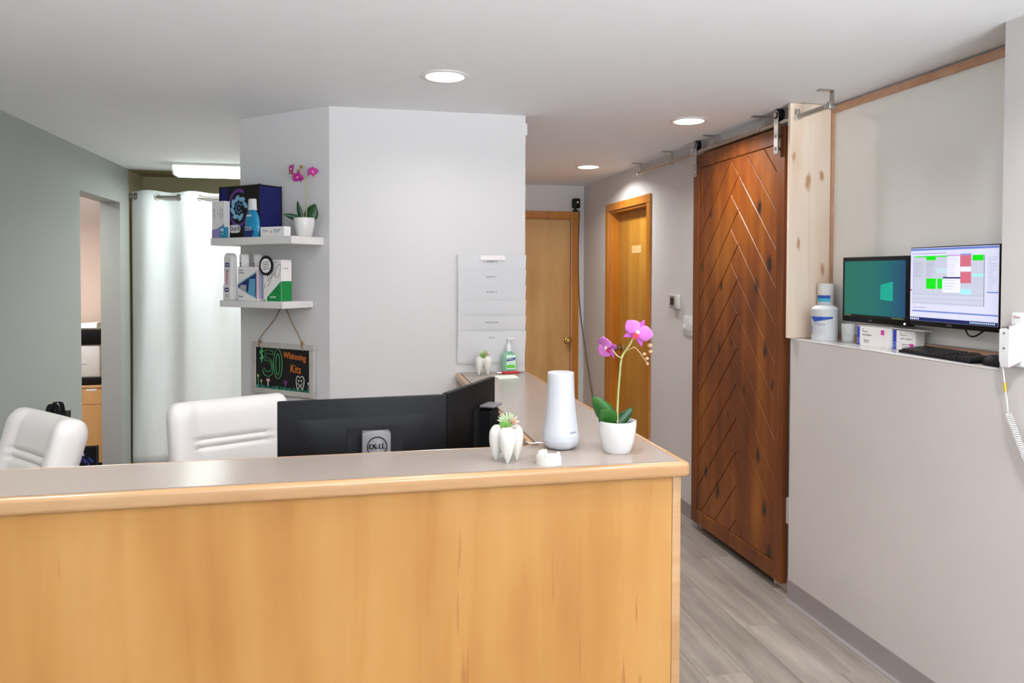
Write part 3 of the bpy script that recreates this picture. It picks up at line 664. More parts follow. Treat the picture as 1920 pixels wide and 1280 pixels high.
# rail
rl = thing('barn_door_rail', 'stainless steel barn door rail hung from ceiling brackets', 'door rail', (2.060, 5.22, 2.319), R(-90))
MB().cyl((0, 0, 0), (2.29, 0, 0), 0.0125, 16).build('rail', steel, rl, 40)
for x_ in (0.0, 2.28): MB().rbox(x_ - 0.008, x_ + 0.014, -0.016, 0.016, -0.016, 0.016, 0.004, 2).build('end_cap', steel, rl, 40)
for y_ in (5.20, 4.65, 4.06, 3.517, 2.955):
    x_ = 5.22 - y_
    b = MB().rbox(x_ - 0.014, x_ + 0.014, 0.014, 0.019, -0.014, ZC - 2.319 - 0.001, 0.001, 1).rbox(x_ - 0.014, x_ + 0.014, -0.050, 0.014, ZC - 2.319 - 0.006, ZC - 2.319 - 0.001, 0.001, 1)
    o = b.build('bracket', steel, rl, 30)
    MB().cyl((x_, -0.0175, 0), (x_, 0.0225, 0), 0.009, 12).build('bolt', chrome, o, 40)
for x_ in (0.92, 2.03):
    o = MB().tube([(x_, 0, 0), (x_, 0.0, 0.035)], 0.009, 12).lathe([(0.0145, -0.016), (0.0145, 0.016)], 16, M=Matrix.Translation((x_, 0, 0)) @ Matrix.Rotation(R(90), 4, 'Y')).build('stop', chrome, rl, 40)
# pine lining of the barn door opening
tag(MB().box(XH - 0.006, XH + 0.139, 4.2405, 4.2595, 0.0, 2.354).box(XH - 0.006, XH + 0.139, 3.4005, 3.42, 0.0, 2.354).box(XH - 0.006, XH + 0.139, 3.42, 4.24, 2.335, 2.354).build('trim_3', pine, smooth=0), 'raw pine lining of the opening behind the barn door', 'trim', kind=S_)
tag(MB().box(2.26, 2.30, 3.3, 4.5, 0, ZC).build('wall_closet', paint, smooth=0), 'pale wall inside the room behind the barn door', 'wall', kind=S_)

# ------------------------------------------------------------------ hallway details
th = thing('thermostat', 'grey thermostat with dark screen on the hallway wall', 'thermostat', (XH, 4.625, 1.392), R(-90))
MB().rbox(-0.062, 0.062, -0.026, -0.0006, -0.046, 0.046, 0.004, 2).build('case', mat('grey_plastic', (205, 203, 200), 0.4), th, 40)
MB().rbox(-0.058, 0.020, -0.0285, -0.0262, -0.040, 0.040, 0.001, 1).build('bezel', mat('dark_grey_plastic', (150, 148, 146), 0.4), th, 30)
MB().rbox(-0.042, 0.010, -0.0300, -0.0286, -0.022, 0.026, 0.0006, 1).build('screen', mat('dark_screen', (40, 26, 24), 0.2), th, 30)
sw = thing('light_switch', 'white two-gang light switch plate beside the barn door', 'light switch', (XH, 4.448, 1.243), R(-90))
MB().rbox(-0.064, 0.064, -0.008, -0.0006, -0.062, 0.062, 0.003, 2).build('plate', whitep, sw, 40)
MB().rbox(-0.045, -0.022, -0.022, -0.0082, -0.022, 0.006, 0.004, 2).build('dimmer_knob', whitep, sw, 40)
MB().rbox(0.012, 0.044, -0.013, -0.0082, -0.034, 0.034, 0.002, 1).build('rocker', whitep, sw, 40)
tag(MB().rbox(0, 0.021, 0, 0.055, 0, 0.062, 0.003, 2).rbox(0.0, 0.014, 0.008, 0.047, -0.036, -0.0005, 0.002, 1, 1).build('motion_sensor', [whitep, mat('dusty_plastic', (196, 184, 176), 0.5)], None, 40, (0.8755, 3.82, 2.298)), 'small white sensor high on the partition corner', 'sensor')
cm = thing('security_camera', 'small black camera standing on the far door casing', 'camera', (2.015, YE - 0.045, 2.1505))
MB().rbox(-0.022, 0.022, -0.02, 0.03, 0.0, 0.014, 0.004, 2).cyl((0, 0.005, 0.013), (0, 0.005, 0.032), 0.009, 12).build('foot', blackp, cm, 40)
MB().rbox(-0.03, 0.038, -0.028, 0.028, 0.030, 0.118, 0.010, 3).build('body', blackp, cm, 40)
MB().cyl((0.010, -0.0325, 0.082), (0.010, -0.0285, 0.082), 0.010, 16).build('lens', mat('lens_pale', (226, 220, 205), 0.15), cm, 40)
cb = spline([(2.058, YE - 0.03, 2.16), (2.05, YE - 0.022, 1.74), (2.062, YE - 0.022, 1.34), (2.088, YE - 0.05, 1.05), (2.096, YE - 0.22, 0.67), (2.096, YE - 0.37, 0.40), (2.09, YE - 0.5, 0.11), (2.085, YE - 0.55, 0.006)], 5)
tag(MB().tube(cb, 0.0045, 8).build('power_cable', mat('grey_cable', (92, 82, 74), 0.6), None, 60), 'thin dark cable trailing down the hallway corner', 'cable')
tag(MB().rbox(0.0, 0.018, 0, 0.05, 0, 0.13, 0.003, 1).build('door_guide', whitep, None, 40, (XH - 0.0185, 3.275, 0.345)), 'white plastic wall block between barn door and half wall', 'wall block')

# ------------------------------------------------------------------ wall file holder
fh = thing('wall_file_holder', 'white six-pocket paper file holder on the partition', 'file holder', (0.517, PY, 1.114))
fpap = mat('file_paper', (222, 221, 222), 0.6)
MB().box(0.002, 0.352, -0.006, -0.0006, 0.0, 0.555).build('back_sheet', fpap, fh, 0)
labels = ['ROOM 10', 'ROOM 11', 'ROOM 12', '', 'HANDOUTS', 'EXL 7']
for k in range(6):
    zt = 0.556 - 0.0775 * k; zb = zt - 0.0775 - (0.04 if k < 5 else 0.085)
    p = MB(); x0, x1 = 0.003, 0.354
    y_t, y_b = -0.046, -0.008 - 0.0015 * (5 - k)
    v = [(x0, y_t, zt), (x1, y_t, zt), (x1, y_b, zb), (x0, y_b, zb), (x0, y_t + 0.002, zt), (x1, y_t + 0.002, zt), (x1, y_b + 0.002, zb), (x0, y_b + 0.002, zb)]
    p.add(v, [(0, 3, 2, 1), (4, 5, 6, 7), (0, 1, 5, 4), (1, 2, 6, 5), (2, 3, 7, 6), (3, 0, 4, 7)])
    o = p.build('pocket', fpap, fh, 0)
    if labels[k]:
        sl_ = (y_b - y_t) / (zt - zb); zz = zt - 0.034
        lo = MB().text(labels[k], 0.0125, 0.176, zz, y_t + sl_ * (zt - zz) - 0.001); lo.build('label', greyprint, o, 0)
MB().box(0.115, 0.242, -0.049, -0.0465, 0.530, 0.552).build('header_card', card, fh, 0)

# ------------------------------------------------------------------ floating shelves
def shelf(label, x0, x1, d_, zt, t_):
    s = thing('floating_shelf', label, 'shelf', onwall(0, 0, 0), SH, 'white floating shelves')
    MB().rbox(x0, x1, -d_, -0.0006, zt - t_, zt, 0.0015, 1).build('board', whites, s, 30)
shelf('upper white floating shelf on the angled wall', -0.610, -0.037, 0.21, 1.750, 0.037)
shelf('lower white floating shelf on the angled wall', -0.555, -0.110, 0.20, 1.437, 0.033)
def onshelf(name, label, cat, x, y, z, rz=0.0, group=None): return thing(name, label, cat, onwall(x, y, z), SH + rz, group)
U, Lw = 1.7503, 1.4373
# big blue-black tote on the upper shelf
st = tote('tote_bag', 'black and blue toothbrush-brand tote bag on the upper shelf', onwall(-0.455, -0.160, U), SH, 0.288, 0.14, 0.258, mat('bag_navy', (14, 20, 96), 0.6, noise=0.12), 0, None)
fp = MB(); x0, x1 = -0.142, 0.142
fp.box(-0.085, 0.142, -0.0022, -0.0005, 0.002, 0.256).build('front_print', blackm, st, 0)
pt = MB(); ccx, ccz = 0.0, 0.150
for k in range(8):
    a = 2 * math.pi * k / 8 + 0.3
    M = Matrix.Translation((ccx + 0.048 * math.cos(a), -0.0025, ccz + 0.048 * math.sin(a))) @ Matrix.Rotation(-a - 0.5, 4, 'Y')
    if k != 7: pt.ball((0, 0, 0), 0.019, 0, (0.62, 0.05, 1.25), 6, M)
for k in range(44):
    a = 2 * math.pi * k / 44; 
    if 0.2 < a < 1.0: continue
    pt.ball((ccx + 0.075 * math.cos(a) * 0.95, -0.0025, ccz + 0.088 * math.sin(a)), 0.009, 1, (1, 0.06, 1), 5)
for k in range(9):
    a = 2 * math.pi * k / 9; q = 0.022 if k else 0; pt.ball((ccx + q * math.cos(a), -0.0025, ccz + q * math.sin(a)), 0.0045, 2, (1, 0.1, 1.4), 5)
pt.build('brush_head_print', [mat('print_iceblue', (120, 176, 206), 0.5), mat('print_purple', (92, 52, 132), 0.6, noise=0.3, nscale=150), mat('print_skyblue', (90, 140, 200), 0.5)], st, 50)
lg = MB(); lg.prism(rrect(0.082, 0.040, 0.0195, 5, -0.030, 0.046), -0.0032, -0.0024, 0)
lg.text('Oral B', 0.030, -0.030, 0.046, -0.0034, 1, sx=0.9).text('Oral B', 0.030, -0.0292, 0.0462, -0.0034, 1, sx=0.9); lg.build('logo', [card, blackm], st, 0)
MB().box(0.058, 0.064, -0.003, -0.0023, 0.03, 0.062).build('letter', card, st, 0)
# tall floss carton
bx = onshelf('product_box', 'tall white and lilac carton at the left end of the upper shelf', 'box', -0.572, -0.1725, U, 0, 'dental product cartons')
MB().rbox(-0.036, 0.058, -0.03, 0.004, 0.0, 0.185, 0.001, 1).build('carton', card, bx, 0)
arc = [(-0.0355, 0.0005), (0.0575, 0.0005), (0.0575, 0.070)] + [(0.0575 - 0.093 * k / 8, 0.070 - 0.028 * math.sin(math.pi / 2 * k / 8)) for k in range(1, 9)]
MB().prism(arc, -0.0308, -0.0302).build('lilac_band', mat('print_lilac', (150, 140, 196), 0.5), bx, 0)
tx = MB(); 
for i_, (s_, x_) in enumerate((('Super Soft', 0.044), ('interdental cleaners', 0.028), ('picks', 0.012), ('Super Soft', -0.018))): tx.text(s_, 0.011 if i_ in (0, 3) else 0.008, x_, 0.125, -0.0304, rot=R(90))
tx.build('lettering', greyprint, bx, 0)
MB().ball((0.049, -0.0304, 0.176), 0.0025, 0, (1, 0.2, 1), 5).ball((-0.008, -0.0304, 0.176), 0.0025, 0, (1, 0.2, 1), 5).build('red_dots', mat('print_red', (180, 40, 50), 0.5), bx, 0)
# small teal floss box
bx = onshelf('product_box', 'small teal floss box in front of the tote bag', 'box', -0.506, -0.2115, U, 0, 'dental product cartons')
MB().rbox(-0.025, 0.024, -0.006, 0.008, 0.0, 0.053, 0.003, 2).build('carton', mat('teal_card', (36, 140, 176), 0.35), bx, 40)
MB().rbox(-0.018, 0.006, -0.0068, -0.0062, 0.032, 0.046, 0.0002, 1).text('GUM', 0.009, -0.006, 0.020, -0.0066).build('label_print', mat('print_pale', (200, 222, 228), 0.5), bx, 0)
# mouthwash
mw = onshelf('mouthwash_bottle', 'blue mouthwash bottle with white cap on the upper shelf', 'bottle', -0.322, -0.192, U)
bl = mat('mouthwash_blue', (24, 140, 186), 0.12, coat=0.5, noise=0.06, nscale=20)
prof = [(0.036, 0.0), (0.046, 0.006), (0.050, 0.03), (0.049, 0.07), (0.042, 0.10), (0.031, 0.120), (0.026, 0.128), (0.024, 0.131)]
MB().lathe(prof, 28, sy=0.36).build('bottle', bl, mw, 50)
MB().lathe([(0.0275, 0.1312), (0.0275, 0.138), (0.0255, 0.141), (0.024, 0.182), (0.021, 0.186), (0.003, 0.1865)], 24, sy=0.6).build('cap', whitep, mw, 40)
lb = MB(); lb.prism([(-0.040, 0.0), (0.012, 0.0), (0.030, 0.030), (-0.046, 0.055)], -0.0195, -0.0172, 0)
lb.text('mouth rinse', 0.010, -0.008, 0.046, -0.0200, 1).text('alcohol free', 0.009, -0.008, 0.035, -0.0200, 1)
lb.build('label', [navy, card], mw, 0)
MB().rbox(-0.022, 0.010, -0.0185, -0.0155, 0.100, 0.108, 0.0008, 1).build('logo_patch', card, mw, 0)
# white perio carton lying at the corner
bx = onshelf('product_box', 'low white carton lying at the front corner of the upper shelf', 'box', -0.168, -0.197, U, 0, 'dental product cartons')
MB().rbox(-0.085, 0.075, -0.008, 0.035, 0.0, 0.046, 0.001, 1).build('carton', card, bx, 0)
MB().text('Perio', 0.016, -0.050, 0.028, -0.0084).text('chlorhexidine', 0.009, 0.028, 0.030, -0.0084).text('gluconate', 0.008, 0.028, 0.021, -0.0084).build('lettering', mat('print_steel', (120, 140, 180), 0.5), bx, 0)
MB().ball((-0.012, -0.0084, 0.022), 0.006, 0, (1, 0.05, 1), 6).build('orange_mark', mat('print_orange', (236, 170, 120), 0.5), bx, 0)

# lower shelf ---------------------------------------------------------
def brush_pack(label, x, y, rz, tint, front=True):
    t = onshelf('toothbrush_pack', label, 'toothbrush pack', x, y, Lw, rz, 'toothbrush packs on the lower shelf')
    w2 = 0.030; h = 0.238; top = [(w2 * math.cos(R(a)), h - 0.032 + 0.032 * math.sin(R(a))) for a in range(0, 181, 20)]
    MB().prism([(-w2, 0.0), (w2, 0.0)] + top, -0.018, 0.018).build('case', card, t, 35)
    MB().rbox(-w2 - 0.006, w2 + 0.006, -0.022, 0.022, 0.0, 0.078, 0.003, 1).build('sleeve', card, t, 30)
    MB().prism(rrect(0.020, 0.08, 0.0095, 5, -0.004, 0.112), -0.0188, -0.0182).build('handle_print', mat('print_' + tint[0], tint[1], 0.5), t, 0)
    pl = MB()
    for zz, yy in ((0.178, -0.0184), (0.052, -0.0224)):
        pl.prism(rrect(0.042, 0.022, 0.0105, 5, 0, zz), yy - 0.0006, yy, 0); pl.text('Oral B', 0.0125, 0, zz, yy - 0.0012, 1).text('Oral B', 0.0125, 0.0004, zz, yy - 0.0012, 1)
        pl.text('iO', 0.022, 0.002, zz - 0.031, yy - 0.0004, 2)
    pl.build('logo_print', [navy, card, greyprint], t, 0)
    cr_ = MB()
    for k in (-1, 0, 1): cr_.ball((k * 0.007, -0.0184, h - 0.017), 0.004, 0, (1, 0.1, 1.4), 5)
    cr_.build('bristle_print', paper, t, 40)
    return t
brush_pack('frontmost pink electric toothbrush pack on the lower shelf', -0.515, -0.165, R(-8), ('pink', (222, 160, 180)))
brush_pack('second toothbrush pack, just behind the pink one', -0.478, -0.112, R(-30), ('greyish', (176, 170, 176)))
brush_pack('third toothbrush pack, deepest in the row near the wall', -0.430, -0.070, R(-30), ('pale', (190, 186, 190)))
# window carton
wb_ = onshelf('product_box', 'white carton with triangular blue window on the lower shelf', 'box', -0.372, -0.178, Lw, 0, 'dental product cartons')
MB().rbox(-0.074, 0.070, -0.002, 0.050, 0.0, 0.168, 0.001, 1).build('carton', card, wb_, 0)
pr = MB()
tri = [(-0.070, 0.083), (-0.070, 0.062), (0.068, 0.006), (0.068, 0.150)]
pr.prism(tri, -0.0032, -0.0022, 0)
pr.prism([(-0.066, 0.078), (-0.066, 0.066), (0.064, 0.018), (0.064, 0.138)], -0.0040, -0.0033, 1)
pr.prism([(-0.056, 0.073), (-0.052, 0.058), (-0.010, 0.040), (-0.008, 0.076), (-0.040, 0.080)], -0.0048, -0.0041, 2)
pr.prism([(0.004, 0.034), (0.056, 0.022), (0.056, 0.110), (0.014, 0.108)], -0.0048, -0.0041, 3)
pr.box(0.0625, 0.0685, -0.0050, -0.0041, 0.006, 0.150, 4)
pr.build('window_print', [mat('print_aqua', (140, 190, 196), 0.4), navy, mat('print_grey_bottle', (170, 170, 176), 0.3), mat('print_bottle', (90, 160, 192), 0.3), mat('print_salmon', (226, 150, 150), 0.5)], wb_, 0)
MB().text('Crest', 0.012, -0.05, 0.150, -0.0024).text('whitestrips', 0.008, -0.045, 0.138, -0.0024).text('28 strips', 0.009, -0.05, 0.020, -0.0024).build('lettering', darkprint, wb_, 0)
MB().box(0.0702, 0.0708, 0.0, 0.048, 0.012, 0.160).build('side_print', mat('print_pale_lilac', (188, 190, 216), 0.5), wb_, 0)
# go carton
go = onshelf('product_box', 'white and green carton with script lettering on the lower shelf', 'box', -0.206, -0.168, Lw, 0, 'dental product cartons')
MB().rbox(-0.068, 0.056, -0.002, 0.064, 0.0, 0.202, 0.001, 1).build('carton', card, go, 0)
g2 = MB(); g2.prism([(-0.064, 0.0008), (0.0555, 0.0008), (0.0555, 0.098)], -0.0030, -0.0022, 0).box(0.0562, 0.0568, -0.0015, 0.0635, 0.0008, 0.098, 0)
g2.build('green_print', mat('print_green', (10, 134, 62), 0.45), go, 0)
sc_ = MB()
sc_.tube(spline([(0.012, -0.0026, 0.128), (0.022, -0.0026, 0.158), (0.043, -0.0026, 0.180), (0.053, -0.0026, 0.168), (0.046, -0.0026, 0.135), (0.028, -0.0026, 0.116), (0.014, -0.0026, 0.126), (0.020, -0.0026, 0.152)], 5), 0.0016, 6)
sc_.tube(spline([(0.002, -0.0026, 0.150), (-0.012, -0.0026, 0.112), (-0.030, -0.0026, 0.080), (-0.052, -0.0026, 0.064), (-0.056, -0.0026, 0.078), (-0.030, -0.0026, 0.104), (0.008, -0.0026, 0.130), (0.020, -0.0026, 0.150)], 5), 0.0016, 6)
sc_.build('script_print', mat('print_taupe', (150, 142, 134), 0.5), go, 60)
MB().text('crest', 0.012, 0.02, 0.190, -0.0026).build('lettering', greyprint, go, 0)
MB().text('FASTER', 0.012, 0.000, 0.020, -0.0034).build('white_lettering', card, go, 0)
dt = MB()
for k in range(3): dt.ball((0.0565, 0.014 + 0.012 * k, 0.160), 0.0030, 0, (0.2, 1, 1), 5)
dt.build('dots', mat('print_black', (16, 16, 18), 0.5), go, 0)
# round badge leaning on the cartons
bg_ = onshelf('round_badge', 'round white badge with scalloped black rim leaning on the cartons', 'badge', -0.240, -0.1815, Lw)
rim = []
for k in range(88):
    a = 2 * math.pi * k / 88; q = 0.0475 + 0.0028 * math.cos(22 * a); rim.append((q * math.cos(a), 0.173 + q * math.sin(a)))
MB().prism(rim, -0.002, 0.002).build('rim', blackm, bg_, 20)
MB().prism([(0.035 * math.cos(2 * math.pi * k / 40), 0.173 + 0.035 * math.sin(2 * math.pi * k / 40)) for k in range(40)], -0.0030, -0.0021).build('face', card, bg_, 20)
MB().box(-0.004, 0.004, -0.001, 0.001, 0.0, 0.126).build('prop_stick', card, bg_, 0)
tx = MB()
for k, s_ in enumerate(('ask us about', 'whitening', 'with your', 'cleaning today')): tx.text(s_, 0.0095, 0, 0.190 - 0.011 * k, -0.0034, rot=R(8))
tx.build('lettering', greyprint, bg_, 0)

# ------------------------------------------------------------------ chalkboard sign
sg = thing('chalkboard_sign', 'framed chalkboard sign advertising whitening kits, hung on twine', 'sign', onwall(0, 0, 0), SH)
x0, x1, z0, z1 = -0.530, -0.089, 0.950, 1.214
greyw = wood('whitewashed_wood', (168, 160, 154), (188, 181, 175), (202, 196, 190), (10, 10, 10), 0.7)
fw_ = 0.026
for a_ in ((x0, x1, z1 - fw_ + 0.0, z1), (x0, x1, z0, z0 + fw_)): MB().rbox(a_[0], a_[1], -0.022, -0.002, a_[2], a_[3], 0.002, 1).build('frame', greyw, sg, 30)
for a_ in ((x0, x0 + fw_), (x1 - fw_ - 0.005, x1)): MB().rbox(a_[0], a_[1], -0.0215, -0.0025, z0 + fw_ + 0.0005, z1 - fw_ - 0.0005, 0.002, 1).build('frame', greyw, sg, 30)
MB().box(x0 + fw_, x1 - fw_, -0.016, -0.004, z0 + fw_, z1 - fw_).build('board', mat('chalkboard', (12, 12, 12), 0.6, noise=0.2), sg, 0)
MB().tube(spline([(-0.471, -0.024, 1.190), (-0.462, -0.026, 1.235), (-0.38, -0.018, 1.320), (-0.306, -0.012, 1.402), (-0.235, -0.018, 1.318), (-0.168, -0.026, 1.235), (-0.160, -0.024, 1.185)], 5), 0.0028, 8).ball((-0.468, -0.025, 1.218), 0.0085, 0, (1, 0.8, 1.3), 6).ball((-0.162, -0.025, 1.222), 0.0085, 0, (1, 0.8, 1.5), 6).build('twine', rope, sg, 60)
MB().cyl((-0.306, -0.016, 1.397), (-0.306, -0.0005, 1.397), 0.004, 8).build('nail', steel, sg, 40)
yb = -0.0166; cg = mat('chalk_green', (96, 196, 120), 0.9); co = mat('chalk_orange', (226, 122, 44), 0.9); cw = mat('chalk_white', (236, 236, 230), 0.9)
def line(mb, pts, r=0.0012, mi=0, n=5, sm_=True): mb.tube(spline([(x, yb, z) for x, z in pts], 4) if sm_ else [(x, yb, z) for x, z in pts], r, n, mi)
ch = MB()
# five and zero outlined in green, dollar sign
def outline(mb, c, dx, dz, n=28, mi=0): line(mb, [(c[0] + dx * math.cos(2 * math.pi * k / n), c[1] + dz * math.sin(2 * math.pi * k / n)) for k in range(n + 1)], mi=mi)
outline(ch, (-0.342, 1.108), 0.031, 0.076); outline(ch, (-0.343, 1.106), 0.014, 0.054)
line(ch, [(-0.376, 1.172), (-0.434, 1.176), (-0.437, 1.118), (-0.412, 1.122), (-0.394, 1.110), (-0.388, 1.084), (-0.402, 1.064), (-0.428, 1.064), (-0.444, 1.080), (-0.456, 1.070), (-0.440, 1.044), (-0.410, 1.038), (-0.384, 1.052), (-0.376, 1.088), (-0.386, 1.120), (-0.408, 1.134), (-0.424, 1.132), (-0.422, 1.158), (-0.376, 1.154), (-0.376, 1.172)], sm_=False)
for dx in (-0.003, 0.0, 0.003): line(ch, [(-0.450 + dx, 1.166), (-0.462 + dx, 1.172), (-0.472 + dx, 1.164), (-0.462 + dx, 1.150), (-0.452 + dx, 1.138), (-0.460 + dx, 1.126), (-0.474 + dx, 1.132)])
line(ch, [(-0.462, 1.188), (-0.464, 1.110)]); line(ch, [(-0.457, 1.188), (-0.459, 1.110)])
for s_, x_, z_, sz in (('Whitening', -0.2235, 1.152, 0.047), ('Kits', -0.216, 1.088, 0.060)):
    ch.text(s_, sz, x_, z_, yb, 1, sx=0.80, rot=R(-3))
ch2 = MB()
# tooth with a smile
line(ch, [(-0.210, 1.048), (-0.200, 1.056), (-0.186, 1.048), (-0.172, 1.056), (-0.160, 1.046), (-0.158, 1.024), (-0.164, 1.000), (-0.170, 0.986), (-0.176, 1.000), (-0.186, 1.006), (-0.194, 0.998), (-0.200, 0.984), (-0.206, 0.996), (-0.212, 1.024), (-0.210, 1.048)], 0.0014, 2)
ch.ball((-0.195, yb, 1.032), 0.005, 2, (0.8, 0.2, 1.2), 5).ball((-0.177, yb, 1.032), 0.005, 2, (0.8, 0.2, 1.2), 5)
line(ch, [(-0.202, 1.020), (-0.194, 1.012), (-0.184, 1.010), (-0.174, 1.014), (-0.168, 1.022)], 0.0014, 2)
# mushroom, flowers, grass
ch.ball((-0.414, yb, 1.020), 0.014, 3, (1, 0.1, 0.6), 6); line(ch, [(-0.414, 1.016), (-0.416, 0.992)], 0.002, 2)
ch.ball((-0.488, yb, 1.038), 0.007, 4, (0.9, 0.1, 1.1), 6).ball((-0.465, yb, 1.012), 0.007, 4, (0.9, 0.1, 1.1), 6); line(ch, [(-0.488, 1.03), (-0.486, 0.985)], 0.0012, 0); line(ch, [(-0.465, 1.005), (-0.463, 0.985)], 0.0012, 0)
for k in range(5): line(ch, [(-0.288, 0.998), (-0.300 + 0.006 * k, 1.022 + 0.006 * (k % 2))], 0.0016, 5)
ch.ball((-0.129, yb, 1.022), 0.005, 2, (0.8, 0.1, 1.5), 6); line(ch, [(-0.129, 1.016), (-0.131, 0.985)], 0.0012, 0)
for k in range(90):
    x = -0.503 + 0.386 * k / 90 + random.uniform(-0.002, 0.002); line(ch, [(x, 0.977), (x + random.uniform(-0.004, 0.004), 0.977 + random.uniform(0.005, 0.020))], 0.0014, random.choice((6, 6, 7)), sm_=False)
ch.build('chalk_drawing', [cg, co, cw, mat('chalk_pink', (216, 150, 168), 0.9), mat('chalk_yellow', (206, 200, 110), 0.9), mat('chalk_purple', (140, 60, 150), 0.9), mat('chalk_teal', (40, 120, 96), 0.9), mat('chalk_mint', (80, 160, 150), 0.9)], sg, 60)

# ------------------------------------------------------------------ orchids
def sheet(parent, name, m, M, L_, W_, n=8, m_=6, curl=0.25, cup=0.25, th=0.0012, tip=0.5, twist=0.0):
    """petal or leaf: base at origin, grows along +z, faces -y"""
    b = MB(); v = []; f = []
    for i in range(n + 1):
        t = i / n; wd = W_ * (max(math.sin(math.pi * min(1, t ** tip)), 0.0) ** 0.75 if 0 < t < 1 else 0.04)
        for j in range(m_ + 1):
            s = -1 + 2 * j / m_; x = s * wd / 2
            y = -curl * L_ * math.sin(t * 1.5) ** 2 * 0.6 + cup * (x * x) / max(W_, 1e-4) * 2
            a = twist * t
            v.append((x * math.cos(a), y + x * math.sin(a), t * L_ * (1 - 0.12 * abs(curl) * t)))
    for i in range(n):
        for j in range(m_): q = i * (m_ + 1) + j; f.append((q, q + 1, q + m_ + 2, q + m_ + 1))
    b.add(v, f, 0, M); o = b.build(name, m, parent, 80); sd = o.modifiers.new('thick', 'SOLIDIFY'); sd.thickness = th; sd.offset = 0
    return o
def RX(a): return Matrix.Rotation(R(a), 4, 'X')
def RY(a): return Matrix.Rotation(R(a), 4, 'Y')
def RZ(a): return Matrix.Rotation(R(a), 4, 'Z')
def flower(parent, c, yaw, pitch, s, roll=0, pm=petal, tips=None):
    F = MB().ball((0, 0, 0), 0.0035 * s); T = Matrix.Translation(c) @ RZ(yaw) @ RX(pitch) @ RY(roll)
    core = MB(); core.ball((0, -0.004 * s, 0.002 * s), 0.0048 * s, 0, (1, 1, 0.9), 6, T)
    fo = core.build('flower', mat('orchid_column', (240, 214, 214), 0.5), parent, 60)
    for ang, L_, W_ in (((0, 0.033, 0.018), (135, 0.033, 0.017), (-135, 0.033, 0.017))): sheet(fo, 'sepal', sepm if pm is petal else pm, T @ Matrix.Translation((0, 0.002 * s, 0)) @ RY(ang), L_ * s, W_ * s, curl=0.1, cup=0.2)
    for ang in (66, -66): sheet(fo, 'petal', pm, T @ Matrix.Translation((0, -0.003 * s, 0)) @ RY(ang), 0.036 * s, 0.036 * s, curl=0.12, cup=0.15, tip=0.85)
    for ang, k in ((150, 1), (-150, 1), (180, 1.2)): sheet(fo, 'lip', lipm, T @ Matrix.Translation((0, -0.004 * s, -0.001 * s)) @ RY(ang) @ RX(38), 0.013 * s * k, 0.008 * s, 5, 4, curl=-0.4, cup=-0.4)
    return fo
def pot(parent, r_top, r_bot, h, m=ceramic):
    pr = [(r_bot * 0.94, 0), (r_bot, 0.003)]
    for k in range(1, 9):
        t = k / 8; pr.append((r_bot + (r_top - r_bot) * math.sin(t * math.pi / 2) ** 0.9, 0.003 + (h - 0.006) * t))
    pr += [(r_top, h), (r_top - 0.003, h + 0.001), (r_top - 0.005, h - 0.002), (r_top - 0.006, h - 0.012), (r_bot * 0.9, h - 0.02)]
    MB().lathe(pr, 40).build('pot', m, parent, 50)
    s = MB(); s.lathe([(r_top - 0.0062, h - 0.0135), (r_top * 0.6, h - 0.010), (0.003, h - 0.008)], 30)
    for k in range(40):
        a = random.random() * 6.28; q = (r_top - 0.012) * math.sqrt(random.random()); s.ball((q * math.cos(a), q * math.sin(a), h - 0.010), random.uniform(0.002, 0.0045), 0, (1, 1, 0.7), 4)
    s.build('soil', soil, parent, 60)
k_ = 0.00153
oc = thing('potted_orchid', 'pink orchid in a white pot on the counter corner', 'potted plant', (0.735, 2.005, ZT), R(-18), 'potted orchids')
pot(oc, 0.0545, 0.039, 0.089)
def p2(px, py, y=0.0): return ((px - 1159.5) * k_, y, (850 - py) * k_)
stp = spline([p2(1160, 800), p2(1160, 762, -0.002), p2(1163, 715, 0.0), p2(1167, 676, 0.002), p2(1176, 660, 0.0), p2(1183, 648, -0.004), p2(1190, 632, 0.002)], 5)
MB().tube(stp, [0.0034 - 0.0014 * i / (len(stp) - 1) for i in range(len(stp))], 8).build('stem', stemm, oc, 60)
MB().tube(spline([p2(1167, 676), p2(1158, 671, -0.002), p2(1150, 660, -0.003), p2(1146, 655, -0.002)], 4), 0.0017, 7).build('stem_branch', stemm, oc, 60)
MB().tube(spline([p2(1178, 661), p2(1186, 657, -0.006), p2(1190, 655, -0.006), p2(1200, 665, -0.004), p2(1210, 680, -0.002), p2(1215, 684, 0)], 4), 0.0015, 7).build('stem_branch', budm, oc, 60)
flower(oc, p2(1195, 628, -0.008), -8, 8, 1.28, 28)
flower(oc, p2(1141, 656, -0.006), -42, 30, 1.18, -58)
for (bx_, by_, s_) in ((1218, 652, 1.15), (1220, 663, 0.95), (1208, 668, 0.9), (1213, 676, 0.85), (1214, 686, 0.7)):
    MB().ball(p2(bx_, by_, 0.0), 0.0062 * s_, 0, (1.1, 0.9, 0.85), 8).build('bud', budm, oc, 60)
for M_, L_, W_, m_ in ((Matrix.Translation((-0.010, -0.012, 0.078)) @ RY(-38) @ RX(22), 0.070, 0.056, leafm), (Matrix.Translation((-0.012, 0.008, 0.078)) @ RY(-36) @ RX(-6), 0.098, 0.052, leafm), (Matrix.Translation((0.004, -0.002, 0.078)) @ RY(42) @ RX(-30), 0.066, 0.030, leafd), (Matrix.Translation((-0.004, -0.02, 0.080)) @ RY(30) @ RX(60), 0.028, 0.022, leafd)):
    sheet(oc, 'leaf', m_, M_, L_, W_, 10, 6, curl=0.22, cup=0.35, th=0.0018, tip=0.75)
